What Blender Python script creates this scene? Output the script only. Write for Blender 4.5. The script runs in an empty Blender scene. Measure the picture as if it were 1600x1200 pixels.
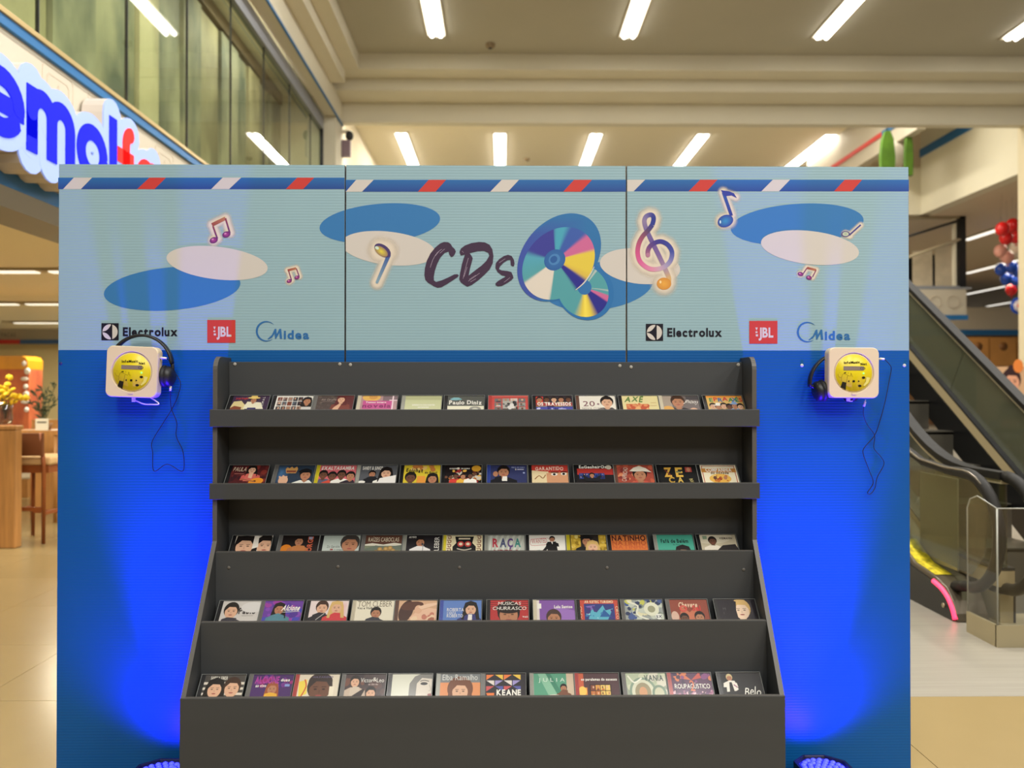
import bpy, bmesh, math, random
from mathutils import Vector, Matrix, Euler

# ------------------------------------------------------------------ camera
F = 1250.0            # focal length in pixels of the 1600 x 1200 frame
EYE = 1.40            # eye height
DIST = 2.841          # eye to display panel (panel front is Y = 0)
YAW = math.atan(15 / F)
PITCH = math.atan(10 / F)
SC = bpy.context.scene
COL = SC.collection
cam_data = bpy.data.cameras.new('camera')
cam_data.sensor_width = 36.0
cam_data.lens = F / 1600 * 36
cam_data.clip_end = 200
cam_data.dof.use_dof = True
cam_data.dof.focus_distance = 2.75
cam_data.dof.aperture_fstop = 2.4
cam = bpy.data.objects.new('camera', cam_data)
cam.location = (0, -DIST, EYE)
cam.rotation_euler = (math.radians(90) + PITCH, 0, -YAW)
COL.objects.link(cam)
SC.camera = cam
CAM_R = Euler(cam.rotation_euler).to_matrix()
CAM_P = Vector(cam.location)

# ------------------------------------------------------------------ light
SC.view_settings.view_transform = 'Standard'
SC.view_settings.look = 'None'
SC.view_settings.gamma = 1
SC.view_settings.use_curve_mapping = False
SC.view_settings.exposure = 0.0
SC.cycles.use_denoising = True
SC.cycles.max_bounces = 6
SC.cycles.diffuse_bounces = 3
SC.cycles.glossy_bounces = 3
SC.cycles.transmission_bounces = 4
SC.cycles.transparent_max_bounces = 16
SC.cycles.caustics_reflective = False
SC.cycles.caustics_refractive = False
SC.cycles.sample_clamp_indirect = 4.0

world = bpy.data.worlds.new('world')
SC.world = world
world.use_nodes = True
bg = world.node_tree.nodes['Background']
bg.inputs[0].default_value = (1.0, 0.96, 0.90, 1)
bg.inputs[1].default_value = 0.19


def area_light(name, loc, sx, sy, watts, col=(1, 0.975, 0.93), rot=(0, 0, 0)):
    ld = bpy.data.lights.new(name, 'AREA')
    ld.shape = 'RECTANGLE'
    ld.size, ld.size_y = sx, sy
    ld.energy = watts
    ld.color = col
    o = bpy.data.objects.new(name, ld)
    o.location = loc
    o.rotation_euler = rot
    COL.objects.link(o)
    return o


# fluorescent rows of the hall ceiling that hang above and behind the viewer
for yy in (6.0, 1.5, -4.4, -8.8):
    for xx in (-1.145, 2.19, 5.57, 8.9):
        area_light('hall_lamp', (xx, yy, 7.5), 0.33, 2.4, 232)
# lamps of the shop under the gallery and of the shop beyond the escalator
for yy in (4.0, 8.0, 12.5):
    for xx in (-5.5, -8.0):
        area_light('shop_lamp', (xx, yy, 2.62), 1.2, 0.3, 80, (1, 0.92, 0.74))
for yy in (19.0, 26.0):
    area_light('shop_lamp', (14.0, yy, 5.7), 1.2, 4.0, 260, (1, 0.9, 0.72))
for yy in (-1.0, 2.5, 6.0, 9.5):
    area_light('gallery_fill', (-3.62, yy, 6.9), 0.3, 2.4, 44, (1, 0.97, 0.88))  # unseen lights added to brighten the sheets behind the gallery glass
for xx in (-2.8, -0.09, 2.52, 5.4):
    area_light('back_hall_lamp_and_fill', (xx, 21.4, 8.385), 0.30, 4.8, 400, (1, 0.96, 0.86))
for xx in (-2.8, 2.52, 7.4):
    area_light('back_hall_lamp_and_fill', (xx, 14.6, 8.385), 0.30, 2.4, 190 if xx > 5 else 430, (1, 0.96, 0.86))  # added row, hidden by the beam, that brightens the right wall


# ------------------------------------------------------------------ helpers
def lin(v):
    v /= 255.0
    return v / 12.92 if v <= 0.04045 else ((v + 0.055) / 1.055) ** 2.4


def C(r, g, b, a=1.0):
    return (lin(r), lin(g), lin(b), a)


def ray(px, py):
    return CAM_R @ Vector(((px - 800) / F, (600 - py) / F, -1))


def at(px, py, Y=0.0):
    r = ray(px, py)
    return CAM_P + r * ((Y + DIST) / r.y)


def atX(px, py, X):
    r = ray(px, py)
    return CAM_P + r * (X / r.x)


def atZ(px, py, Z):
    r = ray(px, py)
    return CAM_P + r * ((Z - EYE) / r.z)


MATS = {}


def mat(name, col, rough=0.5, metal=0.0, emit=None, estr=0.0, noise=0.0, nscale=8.0, bump=0.0, bscale=200.0,
        wave=0.0, wscale=0.0, spec=0.5, coat=0.0, stretch=None, trans=0.0):
    if name in MATS:
        return MATS[name]
    m = bpy.data.materials.new(name)
    m.use_nodes = True
    nt = m.node_tree
    p = nt.nodes['Principled BSDF']
    p.inputs['Base Color'].default_value = col
    p.inputs['Roughness'].default_value = rough
    p.inputs['Metallic'].default_value = metal
    p.inputs['Specular IOR Level'].default_value = spec
    p.inputs['Coat Weight'].default_value = coat
    p.inputs['Transmission Weight'].default_value = trans
    if emit:
        p.inputs['Emission Color'].default_value = emit
        p.inputs['Emission Strength'].default_value = estr
    tc = None
    if noise or bump or wave:
        tc = nt.nodes.new('ShaderNodeTexCoord')
        mp = nt.nodes.new('ShaderNodeMapping')
        nt.links.new(tc.outputs['Object'], mp.inputs['Vector'])
        if stretch:
            mp.inputs['Scale'].default_value = stretch
    if noise:
        n = nt.nodes.new('ShaderNodeTexNoise')
        n.inputs['Scale'].default_value = nscale
        n.inputs['Detail'].default_value = 4
        nt.links.new(mp.outputs[0], n.inputs['Vector'])
        r = nt.nodes.new('ShaderNodeValToRGB')
        r.color_ramp.elements[0].position = 0.3
        r.color_ramp.elements[1].position = 0.7
        lo = tuple(max(0, x * (1 - noise)) for x in col[:3]) + (1,)
        hi = tuple(min(1, x * (1 + noise)) for x in col[:3]) + (1,)
        r.color_ramp.elements[0].color = lo
        r.color_ramp.elements[1].color = hi
        nt.links.new(n.outputs['Fac'], r.inputs[0])
        nt.links.new(r.outputs[0], p.inputs['Base Color'])
    if bump:
        n2 = nt.nodes.new('ShaderNodeTexNoise')
        n2.inputs['Scale'].default_value = bscale
        nt.links.new(mp.outputs[0], n2.inputs['Vector'])
        b = nt.nodes.new('ShaderNodeBump')
        b.inputs['Strength'].default_value = bump
        b.inputs['Distance'].default_value = 0.002
        nt.links.new(n2.outputs['Fac'], b.inputs['Height'])
        nt.links.new(b.outputs[0], p.inputs['Normal'])
    if wave:
        w = nt.nodes.new('ShaderNodeTexWave')
        w.wave_type = 'BANDS'
        w.bands_direction = 'Z'
        w.inputs['Scale'].default_value = wscale
        nt.links.new(mp.outputs[0], w.inputs['Vector'])
        b = nt.nodes.new('ShaderNodeBump')
        b.inputs['Strength'].default_value = wave
        b.inputs['Distance'].default_value = 0.001
        nt.links.new(w.outputs['Fac'], b.inputs['Height'])
        nt.links.new(b.outputs[0], p.inputs['Normal'])
    MATS[name] = m
    return m


def ink_mat(name, rough=0.45, alpha=False, wave=False):
    """Printed ink: the colour comes from the 'ink' colour attribute of the printed shapes."""
    if name in MATS:
        return MATS[name]
    m = bpy.data.materials.new(name)
    m.use_nodes = True
    nt = m.node_tree
    p = nt.nodes['Principled BSDF']
    a = nt.nodes.new('ShaderNodeAttribute')
    a.attribute_name = 'ink'
    nt.links.new(a.outputs['Color'], p.inputs['Base Color'])
    if alpha:
        nt.links.new(a.outputs['Alpha'], p.inputs['Alpha'])
    p.inputs['Roughness'].default_value = rough
    p.inputs['Specular IOR Level'].default_value = 0.3
    if wave:
        tc = nt.nodes.new('ShaderNodeTexCoord')
        w = nt.nodes.new('ShaderNodeTexWave')
        w.wave_type = 'BANDS'
        w.bands_direction = 'Z'
        w.inputs['Scale'].default_value = RIB
        nt.links.new(tc.outputs['Object'], w.inputs['Vector'])
        b = nt.nodes.new('ShaderNodeBump')
        b.inputs['Strength'].default_value = 0.25
        b.inputs['Distance'].default_value = 0.001
        nt.links.new(w.outputs['Fac'], b.inputs['Height'])
        nt.links.new(b.outputs[0], p.inputs['Normal'])
    MATS[name] = m
    return m


RIB = 32.0


def glass_mat(name, tint, gloss=0.06, rough=0.02, fres=True):
    """Clear sheet: see-through with tint, mirror-like reflection growing at grazing angles."""
    if name in MATS:
        return MATS[name]
    m = bpy.data.materials.new(name)
    m.use_nodes = True
    nt = m.node_tree
    nt.nodes.remove(nt.nodes['Principled BSDF'])
    out = nt.nodes['Material Output']
    t = nt.nodes.new('ShaderNodeBsdfTransparent')
    t.inputs[0].default_value = tint
    g = nt.nodes.new('ShaderNodeBsdfGlossy')
    g.inputs['Roughness'].default_value = rough
    mix = nt.nodes.new('ShaderNodeMixShader')
    if fres:
        f = nt.nodes.new('ShaderNodeFresnel')
        f.inputs['IOR'].default_value = 1.45
        ma = nt.nodes.new('ShaderNodeMath')
        ma.operation = 'MULTIPLY_ADD'
        ma.inputs[1].default_value = 1.0
        ma.inputs[2].default_value = gloss
        ma.use_clamp = True
        nt.links.new(f.outputs[0], ma.inputs[0])
        geo = nt.nodes.new('ShaderNodeNewGeometry')
        inv = nt.nodes.new('ShaderNodeMath')       # the sheet mirrors on its entry face only
        inv.operation = 'SUBTRACT'
        inv.inputs[0].default_value = 1.0
        nt.links.new(geo.outputs['Backfacing'], inv.inputs[1])
        mu = nt.nodes.new('ShaderNodeMath')
        mu.operation = 'MULTIPLY'
        nt.links.new(ma.outputs[0], mu.inputs[0])
        nt.links.new(inv.outputs[0], mu.inputs[1])
        nt.links.new(mu.outputs[0], mix.inputs[0])
    else:
        mix.inputs[0].default_value = gloss
    nt.links.new(t.outputs[0], mix.inputs[1])
    nt.links.new(g.outputs[0], mix.inputs[2])
    nt.links.new(mix.outputs[0], out.inputs['Surface'])
    MATS[name] = m
    return m


class MB:
    """Collects shapes, then links them as ONE mesh object."""

    def __init__(s):
        s.v, s.f, s.sm = [], [], []

    def add(s, vs, fs, smooth=False):
        o = len(s.v)
        s.v += [tuple(p) for p in vs]
        s.f += [tuple(i + o for i in f) for f in fs]
        s.sm += [smooth] * len(fs)
        return s

    def box(s, x0, x1, y0, y1, z0, z1, M=None):
        vs = [Vector(p) for p in ((x0, y0, z0), (x1, y0, z0), (x1, y1, z0), (x0, y1, z0),
                                  (x0, y0, z1), (x1, y0, z1), (x1, y1, z1), (x0, y1, z1))]
        if M is not None:
            vs = [M @ p for p in vs]
        return s.add(vs, [(0, 3, 2, 1), (4, 5, 6, 7), (0, 1, 5, 4), (1, 2, 6, 5), (2, 3, 7, 6), (3, 0, 4, 7)])

    def prism(s, poly, axis, a, b):
        """polygon of (p, q) pairs extruded along an axis: X -> (y, z), Y -> (x, z), Z -> (x, y)"""
        n = len(poly)

        def P(p, q, t):
            return {'X': (t, p, q), 'Y': (p, t, q), 'Z': (p, q, t)}[axis]
        vs = [P(p, q, a) for p, q in poly] + [P(p, q, b) for p, q in poly]
        fs = [tuple(range(n)), tuple(range(2 * n - 1, n - 1, -1))]
        fs += [(i, (i + 1) % n, n + (i + 1) % n, n + i) for i in range(n)]
        return s.add(vs, fs)

    def tube(s, pts, r, n=8, closed=False, caps=True):
        pts = [Vector(p) for p in pts]
        m = len(pts)
        rs = r if isinstance(r, (list, tuple)) else [r] * m
        vs = []
        up = None
        for i, p in enumerate(pts):
            if closed:
                t = pts[(i + 1) % m] - pts[i - 1]
            else:
                t = pts[min(i + 1, m - 1)] - pts[max(i - 1, 0)]
            t.normalize()
            if up is None:
                up = Vector((0, 0, 1)) if abs(t.z) < 0.9 else Vector((1, 0, 0))
            a = t.cross(up)
            if a.length < 1e-5:
                a = t.orthogonal()
            a.normalize()
            b = a.cross(t).normalized()
            up = b
            for k in range(n):
                w = 2 * math.pi * k / n
                vs.append(p + (a * math.cos(w) + b * math.sin(w)) * rs[i])
        fs = []
        for i in range(m if closed else m - 1):
            j = (i + 1) % m
            for k in range(n):
                fs.append((i * n + k, i * n + (k + 1) % n, j * n + (k + 1) % n, j * n + k))
        s.add(vs, fs, True)
        if caps and not closed:
            o = len(s.v) - len(vs)
            s.f += [tuple(o + k for k in range(n))[::-1], tuple(o + (m - 1) * n + k for k in range(n))]
            s.sm += [False, False]
        return s

    def lathe(s, prof, n=24, M=None, smooth=True):
        """profile of (r, h) pairs turned about Z"""
        vs = []
        for r, h in prof:
            for k in range(n):
                w = 2 * math.pi * k / n
                p = Vector((r * math.cos(w), r * math.sin(w), h))
                vs.append(M @ p if M is not None else p)
        fs = []
        for i in range(len(prof) - 1):
            for k in range(n):
                fs.append((i * n + k, i * n + (k + 1) % n, (i + 1) * n + (k + 1) % n, (i + 1) * n + k))
        return s.add(vs, fs, smooth)

    def ball(s, c, r, n=14, m=8, M=None):
        c = Vector(c)
        rr = Vector(r) if isinstance(r, (tuple, list, Vector)) else Vector((r, r, r))
        vs, fs = [], []
        for i in range(m + 1):
            th = math.pi * i / m
            for k in range(n):
                w = 2 * math.pi * k / n
                q = Vector((rr.x * math.sin(th) * math.cos(w), rr.y * math.sin(th) * math.sin(w), rr.z * math.cos(th)))
                if M is not None:
                    q = M @ q
                vs.append(c + q)
        for i in range(m):
            for k in range(n):
                fs.append((i * n + k, (i + 1) * n + k, (i + 1) * n + (k + 1) % n, i * n + (k + 1) % n))
        return s.add(vs, fs, True)

    def mesh(s, name):
        me = bpy.data.meshes.new(name)
        me.from_pydata(s.v, [], s.f)
        me.polygons.foreach_set('use_smooth', s.sm)
        bm = bmesh.new()
        bm.from_mesh(me)
        bmesh.ops.remove_doubles(bm, verts=bm.verts, dist=1e-6)
        bmesh.ops.recalc_face_normals(bm, faces=bm.faces)
        bm.to_mesh(me)
        bm.free()
        return me

    def build(s, name, m, parent=None, bevel=0.0, **props):
        me = s.mesh(name)
        me.materials.append(m)
        return link(name, me, parent, bevel, **props)


def link(name, me, parent=None, bevel=0.0, **props):
    o = bpy.data.objects.new(name, me)
    COL.objects.link(o)
    if parent is not None:
        o.parent = parent
        o.matrix_parent_inverse = parent.matrix_basis.inverted()
    if bevel:
        b = o.modifiers.new('edge', 'BEVEL')
        b.width = bevel
        b.segments = 2
        b.limit_method = 'ANGLE'
    for k, v in props.items():
        o[k] = v
    return o


def thing(name, label, category, loc=(0, 0, 0), group=None):
    o = bpy.data.objects.new(name, None)
    o.empty_display_size = 0.05
    o.location = loc
    COL.objects.link(o)
    o['label'] = label
    o['category'] = category
    if group:
        o['group'] = group
    return o


def struct(name, mb, m, parent=None, bevel=0.0, label=None):
    o = mb.build(name, m, parent, bevel)
    if parent is None:
        o['kind'] = 'structure'
        if label:
            o['label'] = label
    return o


# ------------------------------------------------------------------ flat print (vector shapes)
GLYPHS = {}


def make_glyphs():
    chars = "ABCDEFGHIJKLMNOPQRSTUVWXYZabcdefghijklmnopqrstuvwxyz0123456789+&!.-çÇãéÉÍíáÁóúÃÚ"
    obs = []
    for wt, off in (('n', 0.0), ('b', 0.035)):
        for ch in chars:
            cu = bpy.data.curves.new('glyph', 'FONT')
            cu.body = ch
            cu.resolution_u = 3
            cu.offset = off
            cu.fill_mode = 'BOTH'
            o = bpy.data.objects.new('glyph', cu)
            COL.objects.link(o)
            obs.append((wt, ch, o))
    bpy.context.view_layer.update()
    dg = bpy.context.evaluated_depsgraph_get()
    for wt, ch, o in obs:
        me = o.evaluated_get(dg).to_mesh()
        vs = [(v.co.x, v.co.y) for v in me.vertices]
        fs = [tuple(p.vertices) for p in me.polygons]
        if vs:
            x0 = min(v[0] for v in vs)
            x1 = max(v[0] for v in vs)
            GLYPHS[wt, ch] = ([(x - x0, y) for x, y in vs], fs, x1 - x0)
        o.evaluated_get(dg).to_mesh_clear()
    for wt, ch, o in obs:
        cu = o.data
        bpy.data.objects.remove(o)
        bpy.data.curves.remove(cu)


make_glyphs()


def clip_x(poly, x0, x1):
    for sgn, lim in ((1, x0), (-1, x1)):
        out = []
        for i, p in enumerate(poly):
            q = poly[i - 1]
            ip, iq = sgn * (p[0] - lim) >= 0, sgn * (q[0] - lim) >= 0
            if ip != iq:
                t = (lim - q[0]) / (p[0] - q[0])
                out.append((lim, q[1] + t * (p[1] - q[1])))
            if ip:
                out.append(p)
        poly = out
        if not poly:
            return []
    return poly


def ell_pts(cx, cy, rx, ry, rot=0.0, n=48, a0=0.0, a1=360.0):
    cr, sr = math.cos(math.radians(rot)), math.sin(math.radians(rot))
    full = abs(a1 - a0) >= 360
    k = n if full else n + 1
    pts = []
    for i in range(k):
        w = math.radians(a0 + (a1 - a0) * i / n)
        x, y = rx * math.cos(w), ry * math.sin(w)
        pts.append((cx + x * cr - y * sr, cy + x * sr + y * cr))
    return pts


class Art:
    """Flat printed shapes in drawing coordinates (x right, y DOWN), stacked in hair-thin layers."""

    def __init__(s, step=0.00006):
        s.v, s.f, s.c = [], [], []
        s.h = 0.0
        s.step = step

    def _add(s, pts, faces, cols):
        o = len(s.v)
        s.h += s.step
        s.v += [(p[0], p[1], s.h) for p in pts]
        for f in faces:
            s.f.append(tuple(i + o for i in f))
            s.c.append([cols[i] for i in f])

    def poly(s, pts, col):
        if len(pts) >= 3:
            cols = col if isinstance(col, list) else [col] * len(pts)
            s._add(pts, [tuple(range(len(pts)))], cols)
        return s

    def rect(s, x0, y0, x1, y1, col, col2=None):
        col2 = col2 or col
        s._add([(x0, y0), (x1, y0), (x1, y1), (x0, y1)], [(0, 1, 2, 3)], [col, col, col2, col2])
        return s

    def ell(s, cx, cy, rx, ry, col, rot=0.0, n=28, edge=None):
        pts = ell_pts(cx, cy, rx, ry, rot, n)
        e = edge or col
        s._add([(cx, cy)] + pts, [(0, i + 1, (i + 1) % n + 1) for i in range(n)], [col] + [e] * n)
        return s

    def ring(s, cx, cy, r0, r1, col, n=36, a0=0.0, a1=360.0, sy=1.0):
        vs, fs = [], []
        for i in range(n + 1):
            w = math.radians(a0 + (a1 - a0) * i / n)
            ra = r0(i / n) if callable(r0) else r0
            rb = r1(i / n) if callable(r1) else r1
            vs += [(cx + ra * math.cos(w), cy + ra * sy * math.sin(w)), (cx + rb * math.cos(w), cy + rb * sy * math.sin(w))]
        fs = [(2 * i, 2 * i + 1, 2 * i + 3, 2 * i + 2) for i in range(n)]
        s._add(vs, fs, [col] * len(vs))
        return s

    def stroke(s, pts, w, cols, smooth=3, ends=True):
        """line of width w; cols one colour or one per point"""
        n0 = len(pts)
        ws = w if isinstance(w, list) else [w] * n0
        cl = cols if isinstance(cols, list) else [cols] * n0
        P, W, K = [], [], []
        for i in range(n0 - 1):
            p0, p1, p2, p3 = pts[max(i - 1, 0)], pts[i], pts[i + 1], pts[min(i + 2, n0 - 1)]
            for j in range(smooth):
                t = j / smooth
                q = []
                for d in (0, 1):
                    q.append(0.5 * (2 * p1[d] + (p2[d] - p0[d]) * t + (2 * p0[d] - 5 * p1[d] + 4 * p2[d] - p3[d]) * t * t +
                                    (3 * p1[d] - p0[d] - 3 * p2[d] + p3[d]) * t ** 3))
                P.append(tuple(q))
                W.append(ws[i] + (ws[i + 1] - ws[i]) * t)
                K.append(tuple(cl[i][k] + (cl[i + 1][k] - cl[i][k]) * t for k in range(4)))
        P.append(tuple(pts[-1]))
        W.append(ws[-1])
        K.append(cl[-1])
        vs, cs = [], []
        m = len(P)
        for i in range(m):
            a, b = P[max(i - 1, 0)], P[min(i + 1, m - 1)]
            dx, dy = b[0] - a[0], b[1] - a[1]
            L = math.hypot(dx, dy) or 1.0
            nx, ny = -dy / L * W[i] / 2, dx / L * W[i] / 2
            vs += [(P[i][0] + nx, P[i][1] + ny), (P[i][0] - nx, P[i][1] - ny)]
            cs += [K[i], K[i]]
        s._add(vs, [(2 * i, 2 * i + 1, 2 * i + 3, 2 * i + 2) for i in range(m - 1)], cs)
        if ends:
            s.h -= s.step
            for e in (0, m - 1):
                s.h -= s.step
                s.ell(P[e][0], P[e][1], W[e] / 2, W[e] / 2, K[e], n=12)
            s.h += s.step
        return s

    def glow(s, pts, w, col, soft, smooth=3):
        """soft light outline printed round a line: one sheet of small cells, opacity falls off with distance"""
        if not hasattr(s, 'halos'):
            s.halos = []
        s.halos.append(([tuple(p) for p in pts], w, soft))
        s.halo_col = col
        return s

    def flush_glow(s):
        pts_all = [(p, w + sf) for pts, w, sf in s.halos for p in pts]
        x0, x1 = min(p[0] - r for p, r in pts_all), max(p[0] + r for p, r in pts_all)
        y0, y1 = min(p[1] - r for p, r in pts_all), max(p[1] + r for p, r in pts_all)
        st = max(1.0, (x1 - x0) / 60)
        nx, ny = int((x1 - x0) / st) + 2, int((y1 - y0) / st) + 2
        segs = []
        for pts, w, sf in s.halos:
            if len(pts) == 1:
                pts = pts * 2
            segs += [(a, b, w, sf) for a, b in zip(pts, pts[1:])]
        vs, cs, al = [], [], []
        for j in range(ny):
            for i in range(nx):
                x, y = x0 + i * st, y0 + j * st
                best = 0.0
                for (ax, ay), (bx, by), w, sf in segs:
                    dx, dy = bx - ax, by - ay
                    L = dx * dx + dy * dy
                    t = 0 if L < 1e-9 else max(0, min(1, ((x - ax) * dx + (y - ay) * dy) / L))
                    d = math.hypot(x - ax - t * dx, y - ay - t * dy)
                    a = 1 - max(0, min(1, (d - w * 0.6) / (sf + w * 0.4)))
                    best = max(best, a * a * (3 - 2 * a))
                vs.append((x, y))
                al.append(best)
                cs.append((s.halo_col[0], s.halo_col[1], s.halo_col[2], best * 0.92))
        fs = []
        for j in range(ny - 1):
            for i in range(nx - 1):
                q = (j * nx + i, j * nx + i + 1, (j + 1) * nx + i + 1, (j + 1) * nx + i)
                if max(al[k] for k in q) > 0.01:
                    fs.append(q)
        s._add(vs, fs, cs)
        s.halos = []

    def text(s, txt, x, y, h, col, w=None, bold=False, shear=0.0, rot=0.0, gap=0.10, jitter=0.0, fan=0.0):
        """baseline starts at (x, y); h = capital height; w = fit to this width"""
        wt = 'b' if bold else 'n'
        cap = max(p[1] for p in GLYPHS[wt, 'H'][0])
        items, pen = [], 0.0
        rnd = random.Random(txt)
        for ch in txt:
            if ch == ' ' or (wt, ch) not in GLYPHS:
                pen += 0.32
                continue
            items.append((ch, pen))
            pen += GLYPHS[wt, ch][2] + gap
        total = max(pen - gap, 0.01)
        sy = h / cap
        sx = w / total if w else sy
        cr, sr = math.cos(math.radians(rot)), math.sin(math.radians(rot))
        P, Fc = [], []
        for ch, px in items:
            vs, fs, gw = GLYPHS[wt, ch]
            jy = rnd.uniform(-jitter, jitter) * h
            js = 1 + rnd.uniform(-jitter, jitter) * 0.8
            o = len(P)
            for gx, gy in vs:
                X = (px + gx) * sx + gy * shear * sy
                Y = -(gy * sy * js) + jy
                P.append((x + X * cr - Y * sr, y + X * sr + Y * cr))
            Fc += [tuple(i + o for i in f) for f in fs]
        if P:
            s._add(P, Fc, [col] * len(P))
        return s

    def build(s, name, m, parent, place):
        """place: (x, y, height) -> world point"""
        if getattr(s, 'halos', None):
            s.flush_glow()
        if not s.f:
            return None
        me = bpy.data.meshes.new(name)
        vs, fs = [], []
        me.from_pydata([tuple(place(*p)) for p in s.v], [], s.f)
        a = me.color_attributes.new('ink', 'FLOAT_COLOR', 'CORNER')
        flat = []
        for cl in s.c:
            for k in cl:
                flat += list(k)
        a.data.foreach_set('color', flat)
        me.materials.append(m)
        return link(name, me, parent)

# ================================================================== THE SETTING
CEIL = 7.58
GX = -3.40                      # plane of the gallery front over the shop
YC = lambda d: d - DIST          # depth from the eye -> world Y

m_ceiling = mat('ceiling_paint', C(180, 174, 154), 0.8, noise=0.03, nscale=0.6)
m_beam = mat('beam_paint', C(222, 214, 190), 0.7, noise=0.03, nscale=0.8)
m_far_ceiling = mat('far_ceiling_paint', C(242, 230, 200), 0.8)
m_tile = mat('floor_tile_glaze', C(139, 120, 81), 0.22, noise=0.05, nscale=1.3, spec=0.4)
m_grout = mat('grout', C(120, 100, 70), 0.8)
m_plank = mat('pale_floor', C(138, 132, 119), 0.35, noise=0.10, nscale=9, stretch=(0.15, 4.0, 1))
m_white_fascia = mat('fascia_white', C(196, 186, 166), 0.6)
m_blue_trim = mat('trim_blue', C(32, 104, 160), 0.4)
m_grey_trim = mat('trim_grey', C(140, 142, 146), 0.5)
m_gold = mat('trim_gold', C(196, 172, 122), 0.35, metal=0.4)
m_black = mat('black_metal', C(18, 18, 18), 0.4)
m_wall_cream = mat('wall_cream', C(236, 216, 160), 0.7)
m_ink_line = mat('icon_line', C(196, 182, 160), 0.6)

# floor: screed below, tiles on it, pale floor beside the escalator
TILE = 0.797
X0T, D0T = -2.37, 3.646
floor = struct('floor', MB().box(-14, 34, -9, 45, -0.06, -0.008), m_grout, label='beige tiled shop floor')
tile_mesh = MB().box(0.0015, TILE - 0.0015, 0.0015, TILE - 0.0015, -0.008, 0.0).mesh('floor_tile')
tile_mesh.materials.append(m_tile)
PLANK_X = X0T + 5 * TILE
for i in range(-8, 9):
    for j in range(-4, 13):
        x, y = X0T + i * TILE, YC(D0T) + j * TILE
        if x >= PLANK_X - 0.01 and j >= 0:
            continue
        o = link('floor_tile', tile_mesh, floor)
        o.location = (x, y, 0)
struct('floor_surface', MB().box(PLANK_X, 34, YC(D0T), 45, -0.008, 0.0)
       .box(-14, X0T - 8 * TILE, -9, 45, -0.008, -0.0005)
       .box(X0T - 8 * TILE, PLANK_X, YC(D0T) + 13 * TILE, 45, -0.008, -0.0005), m_plank, floor)

# ceiling of the hall and its three stepped beams
struct('ceiling', MB().box(-2.63, 14, -12, YC(14.65), CEIL, CEIL + 0.2), m_ceiling, label='plain tan hall ceiling')
BXR = 10.1
bm_ = MB()
bm_.prism([(YC(14.65), CEIL + 0.2), (YC(14.65), 7.295), (YC(15.1), 7.295), (YC(15.1), 7.07), (YC(15.75), 7.07),
           (YC(15.75), 6.68), (YC(15.95), 6.68), (YC(15.95), CEIL + 0.9), (YC(14.65), CEIL + 0.9)], 'X', -3.45, 14)
struct('ceiling_beam', bm_, m_beam, label='stepped beam across the hall ceiling')
# the same steps along the gallery side
bm_ = MB()
bm_.prism([(-2.632, CEIL + 0.2), (-2.632, 7.299), (-2.90, 7.299), (-2.90, 7.064), (-3.38, 7.064), (-3.38, CEIL + 0.2)], 'Y', -12, YC(14.72))
bm_.box(-3.38, -3.153, -12, YC(15.72), 6.62, 7.10)
struct('ceiling_cove', bm_, m_beam, label='stepped cove above the gallery glass')
struct('trim_1', MB().box(-3.16, -3.135, -12, YC(15.75), 6.60, 6.64), m_blue_trim)
struct('wall_end', MB().box(-4.4, -3.17, YC(15.2), YC(15.95), 2.7, 7.6), m_beam, label='pale pier at the end of the gallery glass')

# far hall behind the beam
struct('ceiling_far', MB().box(-4, 16, YC(15.95), YC(40), 8.40, 8.6), m_far_ceiling, label='warm lit ceiling beyond the beam')
struct('wall_far', MB().box(-9, 10.6, YC(40), YC(40.3), 0, 8.6), m_wall_cream, label='distant cream wall of the hall')
struct('wall_far_side', MB().box(-4.4, -3.9, YC(15.95), YC(40), 3.2, 8.6), m_far_ceiling)

# ---------------------------------------------------------------- gallery front over the shop (sign wall)
YN, YF = -3.0, YC(15.2)
wl = struct('wall_left', MB().box(GX - 0.25, GX, YN, YF, 2.90, 3.87), m_white_fascia, label='white fascia with faint line icons')
struct('trim_2', MB().box(GX - 0.2, GX + 0.03, YN, YF, 3.87, 3.945), m_blue_trim, bevel=0.004)
struct('trim_3', MB().box(GX - 0.2, GX + 0.045, YN, YF, 3.945, 3.985), m_gold, bevel=0.004)
struct('trim_4', MB().box(GX - 0.25, GX + 0.02, YN, YF, 2.79, 2.90), m_blue_trim, bevel=0.004)
struct('trim_5', MB().prism([(GX - 0.5, 2.69), (GX - 0.1, 2.69), (GX + 0.02, 2.79), (GX - 0.5, 2.79)], 'Y', YN, YF), m_grey_trim)


def icon(pts_list, w=0.012):
    """thin line drawing on the fascia, (Y, Z) points"""
    b = MB()
    for pts in pts_list:
        for (y0, z0), (y1, z1) in zip(pts, pts[1:]):
            L = math.hypot(y1 - y0, z1 - z0)
            n = ((z1 - z0) / L * w / 2, -(y1 - y0) / L * w / 2)
            b.prism([(y0 + n[0], z0 + n[1]), (y1 + n[0], z1 + n[1]), (y1 - n[0], z1 - n[1]), (y0 - n[0], z0 - n[1])], 'X', GX - 0.002, GX + 0.002)
    return b.build('icon_line', m_ink_line, wl)


def rr(y0, y1, z0, z1):
    k = 0.03
    return [(y0 + k, z0), (y1 - k, z0), (y1, z0 + k), (y1, z1 - k), (y1 - k, z1), (y0 + k, z1), (y0, z1 - k), (y0, z0 + k), (y0 + k, z0)]


def icon_a(y, z):
    icon([rr(y, y + 0.42, z, z + 0.42), rr(y + 0.06, y + 0.36, z + 0.06, z + 0.36),
          [(y + 0.13, z + 0.11), (y + 0.21, z + 0.31), (y + 0.29, z + 0.11)], [(y + 0.16, z + 0.18), (y + 0.26, z + 0.18)]])


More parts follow.
